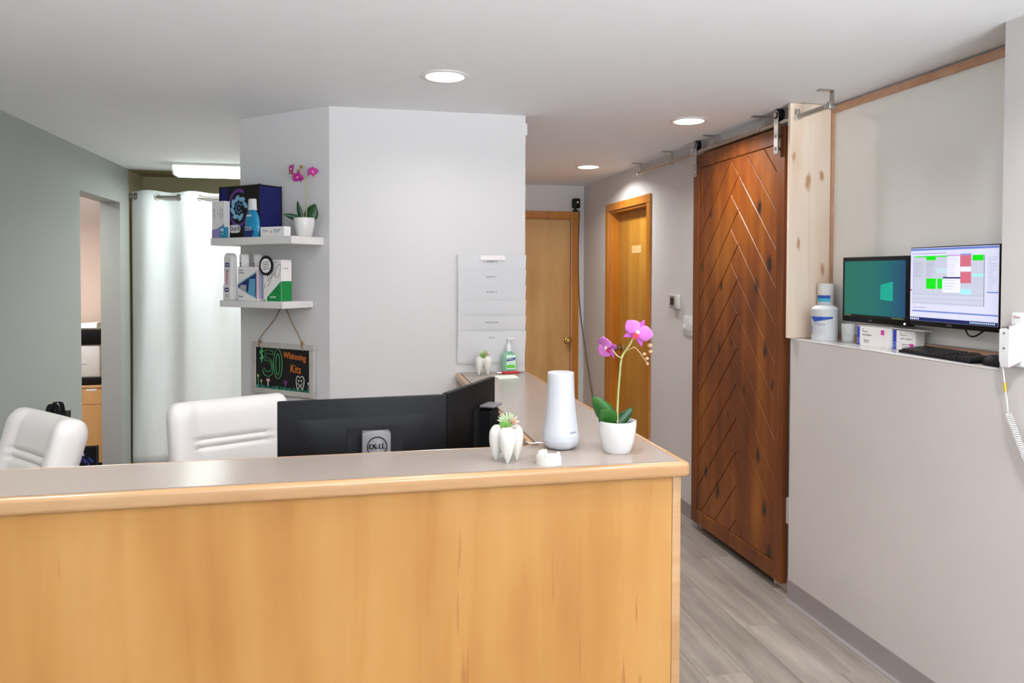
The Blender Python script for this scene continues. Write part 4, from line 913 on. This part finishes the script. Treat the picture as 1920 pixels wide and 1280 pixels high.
# orchid on the shelf (frame of the wall)
os_ = onshelf('potted_orchid', 'small magenta orchid in a white pot on the upper shelf', 'potted plant', -0.070, -0.098, U, R(30), 'potted orchids')
pot(os_, 0.0505, 0.036, 0.090)
k2 = 0.00262
def p3(px, py, y=0.0): return ((px - 571) * k2, y, (442 - py) * k2)
MB().tube(spline([p3(574, 408), p3(576, 385), p3(576, 360), p3(574, 340), p3(572, 332)], 4), 0.0028, 8).build('stem', stemm, os_, 60)
MB().tube(spline([p3(573, 335), p3(567, 326), p3(563, 324), p3(567, 316), p3(566, 312)], 4), 0.0014, 6).build('stem_branch', budm, os_, 60)
MB().tube(spline([p3(573, 336), p3(577, 330), p3(578, 322), p3(581, 320)], 4), 0.0014, 6).build('stem_branch', budm, os_, 60)
flower(os_, p3(586, 323, -0.002), 55, 20, 0.95, 0, petald); flower(os_, p3(549, 319, -0.004), -50, -15, 1.0, 10, petald); flower(os_, p3(560, 331, -0.008), -20, 40, 1.05, 170, petald)
for bx_, by_, s_ in ((566, 313, 1.1), (561, 321, 1.1), (547, 323, 1.3)): MB().ball(p3(bx_, by_), 0.0075 * s_, 0, (1, 0.9, 1.1), 8).build('bud', mat('bud_olive', (150, 116, 50), 0.6), os_, 60)
for M_, L_, W_ in ((Matrix.Translation((0.018, 0.0, 0.075)) @ RY(22) @ RX(-8), 0.092, 0.066), (Matrix.Translation((-0.012, -0.004, 0.078)) @ RY(-10), 0.098, 0.026), (Matrix.Translation((-0.018, 0.0, 0.086)) @ RY(-74) @ RX(10), 0.082, 0.028)):
    sheet(os_, 'leaf', leafd, M_, L_, W_, 10, 6, curl=0.15, cup=0.3, th=0.0018, tip=0.75)

# ------------------------------------------------------------------ tooth planters
def tooth_planter(label, loc, rz, s, four=False):
    t = thing('tooth_planter', label, 'planter', loc, rz, 'tooth-shaped succulent planters')
    b = MB(); roots = [(-0.027, 0.010), (0.0, -0.022), (0.027, 0.010), (0.0, 0.028)] if not four else [(-0.022, -0.010), (0.022, -0.010), (-0.022, 0.020), (0.022, 0.020)]
    H = 0.095
    for rx, ry in roots:
        rg = []
        for k in range(13):
            v = k / 12; z = v * H
            q = 0.0030 + 0.0200 * math.sin(min(1, v / 0.74) * math.pi / 2) ** 0.95
            if v > 0.80: q *= 1 - 0.45 * ((v - 0.80) / 0.20) ** 2
            cxr = rx * (1.05 - 0.25 * v) * s; cyr = ry * (1.05 - 0.25 * v) * s
            rg.append([(cxr + s * q * math.cos(2 * math.pi * i / 16), cyr + s * q * math.sin(2 * math.pi * i / 16), z * s) for i in range(16)])
        b.rings(rg)
    b.lathe([(0.004, 0.042), (0.014, 0.052), (0.027, 0.080), (0.024, 0.088), (0.004, 0.089)], 20, M=Matrix.Scale(s, 4))
    b.build('planter', porcelain, t, 60)
    ms = MB(); ms.lathe([(0.022, 0.080), (0.022, 0.088), (0.012, 0.093), (0.002, 0.094)], 16, M=Matrix.Scale(s, 4))
    for k in range(28):
        a = random.random() * 6.28; q = 0.022 + 0.008 * random.random(); z = 0.088 + 0.006 * random.random(); d = random.random() * 6.28
        ms.tube([(s * q * math.cos(a), s * q * math.sin(a), s * z), (s * (q * math.cos(a) + 0.010 * math.cos(d)), s * (q * math.sin(a) + 0.010 * math.sin(d)), s * (z + 0.006 * random.random()))], 0.0007, 4)
    ms.build('moss', moss, t, 40)
    for (ox, oy, oz, n, ln, m_) in ((-0.004, -0.012, 0.092, 24, 0.022, succ), (0.004, 0.008, 0.098, 30, 0.034, succl), (0.012, -0.002, 0.100, 12, 0.022, succp)):
        rz_ = MB()
        for k in range(n):
            a = k * 2.39996; el = 0.25 + 1.1 * k / n
            d = Vector((math.cos(a) * math.cos(el), math.sin(a) * math.cos(el), math.sin(el))); c = Vector((ox, oy, oz))
            rz_.tube([tuple((c + d * q) * s) for q in (0.001, ln * 0.45, ln * 0.8, ln)], [0.0012 * s, 0.0026 * s, 0.0016 * s, 0.0002], 5)
        rz_.build('succulent', m_, t, 60)
    return t
tooth_planter('white molar-shaped succulent planter beside the white cylinder on the counter', (0.405, 1.962, ZT), R(-6), 1.0)
tooth_planter('small white tooth planter at the far end of the counter', (0.636, 3.655, ZT), R(-10), 0.98, True)

# ------------------------------------------------------------------ security base station
bs = thing('alarm_base_station', 'white tapered alarm base station cylinder on the counter', 'alarm base', (0.591, 2.085, ZT))
MB().lathe([(0.030, 0.0), (0.040, 0.002), (0.050, 0.012), (0.0535, 0.024), (0.0535, 0.0275)], 48).build('base', towerw, bs, 50)
MB().lathe([(0.0530, 0.0277), (0.0532, 0.0375)], 48).build('light_ring', mat('ring_grey', (196, 202, 206), 0.35), bs, 50)
pr = [(0.0535, 0.0378), (0.0528, 0.045)]
for k in range(1, 15):
    t = k / 14; pr.append((0.0385 + 0.0143 * (1 - t) ** 2.1, 0.045 + 0.172 * t))
pr += [(0.0378, 0.2195), (0.034, 0.2205), (0.003, 0.2205)]
MB().lathe(pr, 48).build('body', towerw, bs, 50)
tx = MB(); v, f = text_data('SimpliSafe', 0.0066)
tx.add([((0.0524) * math.sin(R(28) + a / 0.0524), -0.0524 * math.cos(R(28) + a / 0.0524) - d * 0.6, 0.0515 + b) for a, b, d in v], f)
tx.build('lettering', greyprint, bs, 0)
MB().tube(spline([(-0.046, 0.010, 0.012), (-0.066, 0.012, 0.014), (-0.082, 0.030, 0.008), (-0.092, 0.062, 0.004), (-0.096, 0.10, -0.05), (-0.096, 0.11, -0.16)], 6), 0.0022, 8).build('cable', whitep, bs, 60)

# ------------------------------------------------------------------ dental cast
dc = thing('dental_cast', 'white plaster dental cast of teeth on the counter', 'dental cast', (0.510, 1.912, ZT), R(-6))
out = []
for k in range(24):
    a = 2 * math.pi * k / 24; x = 0.034 * math.cos(a); y = 0.028 * math.sin(a)
    if y > 0.012: y = 0.018
    if x > 0.024: x = 0.030
    out.append((x, y))
MB().rings([[(x, y, 0) for x, y in out], [(x, y, 0.020) for x, y in out], [(x * 0.97, y * 0.97, 0.023) for x, y in out]]).build('base', plaster, dc, 25)
te = MB()
for k in range(14):
    a = R(105 + 19.5 * k); x = 0.025 * math.cos(a); y = 0.021 * math.sin(a) - 0.002
    te.ball((x, y, 0.0235), 0.0052, 0, (1.0, 1.0, 1.5 + (0.7 if k < 4 else 0.0) + 0.25 * (k % 2)), 7)
te.build('teeth', plaster, dc, 50)

# ------------------------------------------------------------------ far end of the counter
pu = thing('hand_sanitizer', 'clear green hand sanitizer pump bottle at the far counter end', 'bottle', (0.780, 3.725, ZT), R(-8))
gel = mat('sanitizer_gel', (176, 232, 200), 0.12, trans=0.6, coat=0.4)
MB().rings([[(x, y, z) for x, y in rrect(0.076 * q, 0.040 * q, 0.014 * q, 4)] for q, z in ((0.94, 0.0), (1.0, 0.004), (1.0, 0.078), (0.94, 0.092), (0.55, 0.104), (0.38, 0.109))]).build('bottle', gel, pu, 50)
MB().lathe([(0.0145, 0.1092), (0.0145, 0.128), (0.012, 0.136), (0.006, 0.150), (0.0045, 0.152), (0.0045, 0.166), (0.009, 0.167), (0.009, 0.173), (0.002, 0.175)], 18).rbox(-0.004, 0.030, -0.006, 0.006, 0.167, 0.173, 0.002, 1).build('pump', whitep, pu, 50)
lb = MB(); lb.rbox(-0.014, 0.034, -0.0206, -0.0202, 0.018, 0.092, 0.0001, 1, 0); lb.prism([(-0.014, 0.058), (0.030, 0.066), (0.032, 0.080), (-0.012, 0.072)], -0.0212, -0.0207, 1)
lb.text('PURELL', 0.0105, 0.009, 0.0695, -0.0214, 0, rot=R(10)).rbox(-0.013, 0.030, -0.0212, -0.0207, 0.026, 0.042, 0.0001, 1, 2).text('hand sanitizer', 0.006, 0.009, 0.052, -0.0210, 3)
lb.build('label', [mat('label_clear', (206, 232, 214), 0.3), mat('print_indigo', (44, 40, 120), 0.4), mat('print_lime', (92, 196, 30), 0.4), greyprint], pu, 0)
pe = thing('pen', 'red pen lying in front of the sanitizer bottle', 'pen', (0.782, 3.680, ZT + 0.0062), R(1))
MB().cyl((-0.05, 0, 0), (0.042, 0, 0), 0.0058, 12).build('barrel', mat('pen_red', (196, 16, 24), 0.3), pe, 40)
MB().cyl((-0.074, 0, 0), (-0.0505, 0, 0), 0.0060, 12).build('cap', chrome, pe, 40)
MB().tube([(0.0425, 0, 0), (0.055, 0, 0), (0.072, 0, 0)], [0.0055, 0.004, 0.001], 12).build('tip', silver, pe, 40)
tag(MB().rings([[(-0.052, -0.045, 0), (0.050, -0.045, 0), (0.052, 0.045, 0), (-0.05, 0.045, 0)], [(-0.052, -0.045, 0.006), (0.050, -0.045, 0.006), (0.052, 0.045, 0.006), (-0.05, 0.045, 0.006)]]).build('note_pad', mat('note_paper', (232, 240, 226), 0.6), None, 0, (0.728, 3.535, ZT + 0.0006), R(4)), 'pale note pad lying on the counter before the red pen', 'note pad')

# ------------------------------------------------------------------ niche monitors, keyboard and supplies
def scr(name, rgb, e_=0.9): return mat('screen_' + name, rgb, 0.3, emit=e_ * 0.54, spec=0.3)
def wall_monitor(label, y_left, zb, w_, h_, bez, bot):
    t = thing('computer_monitor', label, 'monitor', (2.18, y_left, zb), R(-90), 'monitors in the wall niche')
    MB().rbox(0, w_, 0.0, 0.028, 0, h_, 0.003, 2).build('housing', blackp, t, 40)
    MB().rbox(w_ * 0.32, w_ * 0.68, 0.028, 0.046, h_ * 0.25, h_ * 0.75, 0.006, 2).build('rear_bulge', blackp, t, 40)
    MB().rbox(w_ / 2 - 0.03, w_ / 2 + 0.03, 0.0462, 0.083, h_ * 0.38, h_ * 0.62, 0.002, 1).build('wall_mount', blackm, t, 30)
    return t
m1 = wall_monitor('smaller black-framed monitor showing a teal desktop', 3.008, 1.366, 0.417, 0.286, 0.017, 0.022)
tl = bpy.data.materials.new('teal_desktop'); tl.use_nodes = True; nt = tl.node_tree; b_ = nt.nodes['Principled BSDF']
tcn = nt.nodes.new('ShaderNodeTexCoord'); sp = nt.nodes.new('ShaderNodeSeparateXYZ'); nt.links.new(tcn.outputs['Object'], sp.inputs[0])
mr = nt.nodes.new('ShaderNodeMapRange'); mr.inputs['From Min'].default_value = 0.02; mr.inputs['From Max'].default_value = 0.40; nt.links.new(sp.outputs['X'], mr.inputs['Value'])
rp_ = ramp(nt, [(0.0, (8, 122, 104)), (0.45, (6, 126, 116)), (0.72, (8, 112, 124)), (1.0, (10, 80, 128))]); nt.links.new(mr.outputs[0], rp_.inputs['Fac'])
b_.inputs['Base Color'].default_value = (0, 0, 0, 1); b_.inputs['Roughness'].default_value = 0.3
nt.links.new(rp_.outputs['Color'], b_.inputs['Emission Color']); b_.inputs['Emission Strength'].default_value = 0.56
sc1 = MB().box(0.016, 0.396, -0.0012, -0.0002, 0.024, 0.268).build('screen', tl, m1, 0)
MB().prism([(0.250, 0.104), (0.325, 0.099), (0.325, 0.181), (0.252, 0.166)], -0.0016, -0.0013).build('window_mark', scr('teal_light', (18, 146, 128)), sc1, 0)
ts = MB().box(0.016, 0.396, -0.0016, -0.0013, 0.0242, 0.034, 0)
for k in range(4): ts.box(0.018 + 0.012 * k, 0.026 + 0.012 * k, -0.0019, -0.0017, 0.0262, 0.032, 1)
for k in range(8): ts.box(0.32 + 0.009 * k, 0.325 + 0.009 * k, -0.0019, -0.0017, 0.0262, 0.032, 1)
ts.build('taskbar', [scr('dark', (22, 24, 20), 0.5), scr('icon', (110, 130, 80), 0.6)], sc1, 0)
MB().text('DELL', 0.010, 0.19, 0.011, -0.0004).build('logo', silver, m1, 0)
MB().cyl((0.395, -0.003, 0.010), (0.395, -0.0002, 0.010), 0.0045, 12).build('power_light', scr('white', (240, 240, 240), 1.0), m1, 40)

m2 = wall_monitor('larger black-framed monitor showing a coloured appointment schedule', 2.588, 1.375, 0.424, 0.308, 0.004, 0.022)
s2 = MB().box(0.004, 0.4205, -0.0012, -0.0002, 0.020, 0.304).build('screen', scr('lavender', (198, 200, 226)), m2, 0)
el = MB(); Mx = [scr('grid', (180, 184, 202)), scr('green', (0, 206, 12)), scr('rose', (190, 100, 118)), scr('cyan', (150, 214, 220)), scr('paperwhite', (216, 218, 236)), scr('navy', (22, 34, 88)), scr('blue', (96, 116, 184)), scr('ink', (96, 100, 130)), scr('lilac', (192, 140, 206)), scr('paleblue', (176, 200, 214))]
def q_(x0, z1_, x1, z0_, mi, lvl=1): el.box(min(x0, x1), max(x0, x1), -0.0012 - 0.0003 * lvl, -0.0012 - 0.0003 * (lvl - 1) - 0.00002, min(z0_, z1_), max(z0_, z1_), mi)
q_(0.004, 0.302, 0.420, 0.294, 6); q_(0.020, 0.272, 0.362, 0.086, 0); q_(0.192, 0.268, 0.252, 0.191, 4, 2)
q_(0.026, 0.2725, 0.190, 0.268, 1, 2); q_(0.087, 0.268, 0.135, 0.256, 1, 2); q_(0.190, 0.275, 0.248, 0.271, 8, 2); q_(0.252, 0.277, 0.302, 0.273, 6, 2)
q_(0.252, 0.272, 0.301, 0.231, 2, 2); q_(0.254, 0.211, 0.302, 0.170, 2, 2); q_(0.308, 0.272, 0.356, 0.252, 1, 2)
q_(0.088, 0.186, 0.137, 0.146, 1, 2); q_(0.144, 0.186, 0.168, 0.147, 1, 2); q_(0.139, 0.226, 0.190, 0.207, 9, 2); q_(0.256, 0.148, 0.305, 0.129, 3, 2); q_(0.310, 0.204, 0.360, 0.194, 3, 2); q_(0.254, 0.229, 0.302, 0.213, 4, 2)
q_(0.170, 0.186, 0.254, 0.134, 4, 3); q_(0.171, 0.192, 0.254, 0.1865, 5, 3)
q_(0.016, 0.061, 0.420, 0.056, 6, 2); q_(0.372, 0.141, 0.419, 0.137, 6, 2); q_(0.004, 0.034, 0.4205, 0.0205, 5, 2)
for k in range(5): q_(0.006 + 0.010 * k, 0.031, 0.012 + 0.010 * k, 0.024, 4, 3)
for k in range(14): q_(0.30 + 0.008 * k, 0.031, 0.305 + 0.008 * k, 0.025, 9, 3)
for k in range(9): q_(0.194, 0.262 - 0.0075 * k, 0.194 + random.uniform(0.03, 0.052), 0.2612 - 0.0075 * k, 7, 3)
for x in (0.026, 0.087):
    for k in range(13): q_(x, 0.248 - 0.0046 * k, x + random.uniform(0.02, 0.045), 0.2474 - 0.0046 * k, 7, 2)
for k in range(16): q_(0.374, 0.262 - 0.0075 * k, 0.374 + random.uniform(0.01, 0.042), 0.2612 - 0.0075 * k, 7, 2)
for k in range(4): q_(0.176, 0.180 - 0.011 * k, 0.176 + random.uniform(0.04, 0.072), 0.179 - 0.011 * k, 7, 4)
for k in range(10): q_(0.020, 0.125 - 0.0042 * k, 0.362, 0.1246 - 0.0042 * k, 7 if k % 4 == 0 else 4, 2)
q_(0.0185, 0.2725, 0.0195, 0.086, 7, 2); q_(0.3585, 0.270, 0.3605, 0.088, 7, 3); q_(0.012, 0.283, 0.185, 0.2815, 7, 2); q_(0.018, 0.073, 0.09, 0.0715, 7, 2)
el.build('schedule', Mx, s2, 0)
rd = MB().box(0.0045, 0.012, -0.0018, -0.0013, 0.137, 0.142).build('red_mark', scr('red', (180, 20, 50)), s2, 0)
MB().text('DELL', 0.011, 0.205, 0.010, -0.0004).build('logo', silver, m2, 0)
MB().tube(spline([(0.265, 0.012, 0.004), (0.285, 0.004, -0.014), (0.305, -0.002, -0.021), (0.325, 0.002, -0.018), (0.352, 0.012, 0.004)], 5), 0.0032, 8).build('cable', blackp, m2, 60)

# keyboard
ZL = 1.2703
kb = thing('keyboard', 'black computer keyboard on the ledge below the monitors', 'keyboard', (2.106, 2.556, ZL), R(-95)); kb.scale = (0.89, 0.89, 0.89)
MB().rings([[(0.0, 0.0, 0), (0.435, 0.0, 0), (0.435, 0.125, 0), (0.0, 0.125, 0)], [(0.0, 0.0, 0.010), (0.435, 0.0, 0.010), (0.435, 0.125, 0.022), (0.0, 0.125, 0.022)]]).build('case', blackp, kb, 30)
keym = mat('key_black', (34, 33, 33), 0.35)
def keyrow(xs, y, w_):
    for x in xs:
        z = 0.0104 + 0.012 * y / 0.125
        nk_.rings([[(x, y, z), (x + w_, y, z), (x + w_, y + 0.0150, z + 0.0014), (x, y + 0.0150, z + 0.0014)], [(x + 0.0015, y + 0.0015, z + 0.007), (x + w_ - 0.0015, y + 0.0015, z + 0.007), (x + w_ - 0.0015, y + 0.013, z + 0.0084), (x + 0.0015, y + 0.013, z + 0.0084)]])
nk_ = MB()
for r_ in range(6):
    y = 0.008 + 0.0188 * r_ + (0.004 if r_ == 5 else 0)
    if r_ == 0: keyrow([0.008, 0.030, 0.052], y, 0.020); keyrow([0.075], y, 0.105); keyrow([0.183, 0.205, 0.227, 0.249], y, 0.020)
    else: keyrow([0.008 + 0.0188 * k for k in range(14)], y, 0.0165)
    if r_ in (0, 3, 4, 5): keyrow([0.284 + 0.0188 * k for k in range(3)], y, 0.0165)
    if r_ == 1: keyrow([0.3028], y, 0.0165)
    if r_ < 5: keyrow([0.350 + 0.0188 * k for k in range(4)], y, 0.0165)
nk_.build('keys', keym, kb, 0)['kind'] = 'stuff'
ms = thing('computer_mouse', 'black computer mouse at the end of the ledge', 'mouse', (2.112, 2.100, ZL), R(-90))
rg = []
for k in range(8):
    v = k / 7; z = 0.036 * math.sin(v * math.pi / 2); q = math.cos(v * math.pi / 2 * 0.93)
    rg.append([(0.054 * q * math.cos(2 * math.pi * i / 24) - 0.006 * v, 0.031 * q * math.sin(2 * math.pi * i / 24), z) for i in range(24)])
MB().rings(rg).build('body', blackp, ms, 60)
MB().cyl((-0.030, -0.0035, 0.030), (-0.030, 0.0035, 0.030), 0.007, 12).build('wheel', silver, ms, 40)

# wipes canister and the smaller bottle behind it
wc = thing('wipes_canister', 'large white canister of disinfecting wipes on the ledge', 'canister', (2.135, 3.072, ZL), R(-58))
MB().lathe([(0.054, 0.0), (0.057, 0.004), (0.057, 0.140), (0.058, 0.1415), (0.058, 0.148), (0.053, 0.153), (0.040, 0.162), (0.004, 0.163)], 40).build('tub', whitep, wc, 50)
def wrap(mb, poly, r_, mi):
    n = 10; x0 = min(p[0] for p in poly); x1 = max(p[0] for p in poly)
    for k in range(n):
        a, b = x0 + (x1 - x0) * k / n, x0 + (x1 - x0) * (k + 1) / n
        q = clip(clip(poly, 1, 0, -a), -1, 0, b)
        if len(q) >= 3:
            m = len(q); f = lambda x, z, rr_: (rr_ * math.sin(x / r_), -rr_ * math.cos(x / r_), z)
            mb.add([f(x, z, r_ + 0.0006) for x, z in q] + [f(x, z, r_) for x, z in q], [tuple(range(m)), tuple(range(2 * m - 1, m - 1, -1))] + [(i, m + i, m + (i + 1) % m, (i + 1) % m) for i in range(m)], mi)
lb = MB(); wrap(lb, [(-0.050, 0.104), (-0.024, 0.088), (0.06, 0.104), (0.06, 0.112), (-0.050, 0.112)][::-1], 0.0572, 0); wrap(lb, [(-0.050, 0.030), (-0.044, 0.030), (-0.044, 0.072), (-0.050, 0.072)], 0.0572, 0)
v, f = text_data('Wipes', 0.020); lb.add([(0.0578 * math.sin(a / 0.0578), -0.0578 * math.cos(a / 0.0578) - d * 0.3, 0.078 + b) for a, b, d in v], f, 1)
for k in range(5):
    wrap(lb, [(-0.034, 0.056 - 0.007 * k), (0.030, 0.056 - 0.007 * k), (0.030, 0.0575 - 0.007 * k), (-0.034, 0.0575 - 0.007 * k)], 0.0572, 2)
lb.build('label', [mat('print_cobalt', (36, 84, 176), 0.4), mat('print_mauve', (150, 150, 190), 0.4), mat('print_greylilac', (206, 204, 216), 0.5)], wc, 0)
sb = thing('lotion_bottle', 'smaller white bottle with blue band behind the wipes canister', 'bottle', (2.2035, 3.165, ZL), R(-58))
MB().lathe([(0.034, 0.0), (0.036, 0.003), (0.036, 0.208), (0.034, 0.2085)], 28).build('bottle', whitep, sb, 50)
MB().lathe([(0.036, 0.2088), (0.036, 0.258), (0.033, 0.262), (0.004, 0.2625)], 28).build('cap', whites, sb, 50)
lb = MB(); wrap(lb, [(-0.036, 0.176), (0.036, 0.176), (0.036, 0.192), (-0.036, 0.192)], 0.0361, 1); wrap(lb, [(-0.036, 0.192), (0.036, 0.192), (0.036, 0.206), (-0.036, 0.206)], 0.0361, 0)
lb.build('label', [mat('print_cobalt', (36, 84, 176)), mat('print_turquoise', (70, 186, 220), 0.4)], sb, 0)
gl = thing('glass_tumbler', 'clear glass tumbler between wipes canister and carton', 'glass', (2.165, 2.945, ZL))
MB().lathe([(0.024, 0.0), (0.026, 0.002), (0.029, 0.085), (0.027, 0.085), (0.0245, 0.010), (0.003, 0.009)], 28).build('tumbler', glassm, gl, 50)
# two glove cartons
def glove_box(label, y, x, w_, h_, rz=0.0, pink=(0.155, 0.055)):
    t = thing('glove_carton', label, 'box', (x, y, ZL), R(-90) + rz, 'white cartons under the monitors')
    MB().rbox(0.0, w_, 0.0, 0.05, 0.0, h_, 0.001, 1).build('carton', card, t, 0)
    MB().box(0.0, 0.016, -0.0006, -0.0001, 0.001, h_ - 0.001).build('blue_strip', mat('print_royal', (44, 62, 178), 0.4), t, 0)
    MB().text('IQ', 0.022, 0.008, h_ * 0.25, -0.0008, rot=R(90)).build('strip_lettering', mat('print_paleblue', (150, 170, 220), 0.4), t, 0)
    tx = MB(); tx.text('//', 0.012, 0.036, h_ - 0.012, -0.0004).text('Fabric Softguard', 0.0085, 0.062, h_ * 0.58, -0.0004).text('Nitrile exam', 0.006, 0.050, h_ * 0.75, -0.0004).text('single use only', 0.006, 0.06, h_ * 0.3, -0.0004).text('powder free', 0.006, 0.058, h_ * 0.2, -0.0004)
    tx.build('lettering', greyprint, t, 0)
    MB().box(pink[0], pink[0] + 0.020, -0.0006, -0.0001, pink[1], pink[1] + 0.020).build('pink_square', mat('print_magenta', (206, 62, 156), 0.4), t, 0)
glove_box('white carton with blue strip beside the glass tumbler', 2.862, 2.150, 0.188, 0.082, 0.0, (0.148, 0.054))
glove_box('white carton with blue strip behind the keyboard corner', 2.664, 2.168, 0.105, 0.080, R(10), (0.078, 0.008))
tag(MB().rbox(0.0, 0.34, 0, 0.045, 0, 0.004, 0.001, 1).build('paper_tray', mat('tray_grey', (176, 174, 172), 0.4), None, 30, (2.165, 2.84, ZL + 0.0828), R(-90)), 'flat grey strip resting on the white cartons', 'strip')

# ------------------------------------------------------------------ wall thermometer with coiled cord
tm = thing('ear_thermometer', 'white ear thermometer holder with coiled cord on the right wall', 'thermometer', (XR, 1.990, 1.285), R(-90))
MB().rbox(0.004, 0.054, -0.020, -0.0006, 0.0, 0.172, 0.008, 3).build('back_plate', whitep, tm, 40)
v_ = [(-0.030, -0.074, 0.004), (0.034, -0.060, 0.004), (0.044, -0.0205, 0.020), (-0.012, -0.0205, 0.020)]
MB().rings([[(0.006, -0.052, 0.0), (0.032, -0.050, 0.0), (0.048, -0.0205, 0.020), (0.006, -0.0205, 0.014)], [(0.004, -0.058, 0.02), (0.034, -0.054, 0.02), (0.050, -0.0205, 0.05), (0.004, -0.0205, 0.04)], [(0.004, -0.058, 0.118), (0.036, -0.052, 0.128), (0.050, -0.0205, 0.140), (0.004, -0.0205, 0.134)]]).build('holder', whitep, tm, 50)
MB().rbox(0.004, 0.034, -0.056, -0.022, -0.006, 0.006, 0.004, 2, M=Matrix.Translation((0.002, 0.0, 0.138)) @ RX(14)).build('handset_top', chrome, tm, 40)
for z in (0.060, 0.108): MB().cyl((0.020, -0.0580, z), (0.020, -0.0545, z), 0.0032, 10).build('screw', steel, tm, 40)
MB().text('braun', 0.010, 0.030, 0.158, -0.0204).build('lettering', mat('print_rust', (196, 120, 110), 0.5), tm, 0)
cp = spline([(0.006, -0.046, 0.004), (0.010, -0.044, -0.03), (0.013, -0.042, -0.072), (0.017, -0.038, -0.11), (0.020, -0.036, -0.150)], 5)
co_ = MB().tube(cp, 0.0022, 8).build('cord', whitep, tm, 60)
MB().cyl((0.0115, -0.0430, -0.050), (0.0138, -0.0412, -0.078), 0.0036, 10).build('yellow_tag', mat('tag_yellow', (226, 190, 40), 0.5), co_, 40)
hp = []
for k in range(26 * 12 + 1):
    a = 2 * math.pi * k / 12; t = k / (26 * 12); cx2 = 0.016 + 0.075 * t + 0.01 * t * t; cz2 = -0.148 - 0.165 * t
    hp.append((cx2 + 0.0085 * math.cos(a), -0.030 + 0.0085 * math.sin(a), cz2))
MB().tube(hp, 0.0021, 6).build('coiled_cord', whitep, tm, 80)
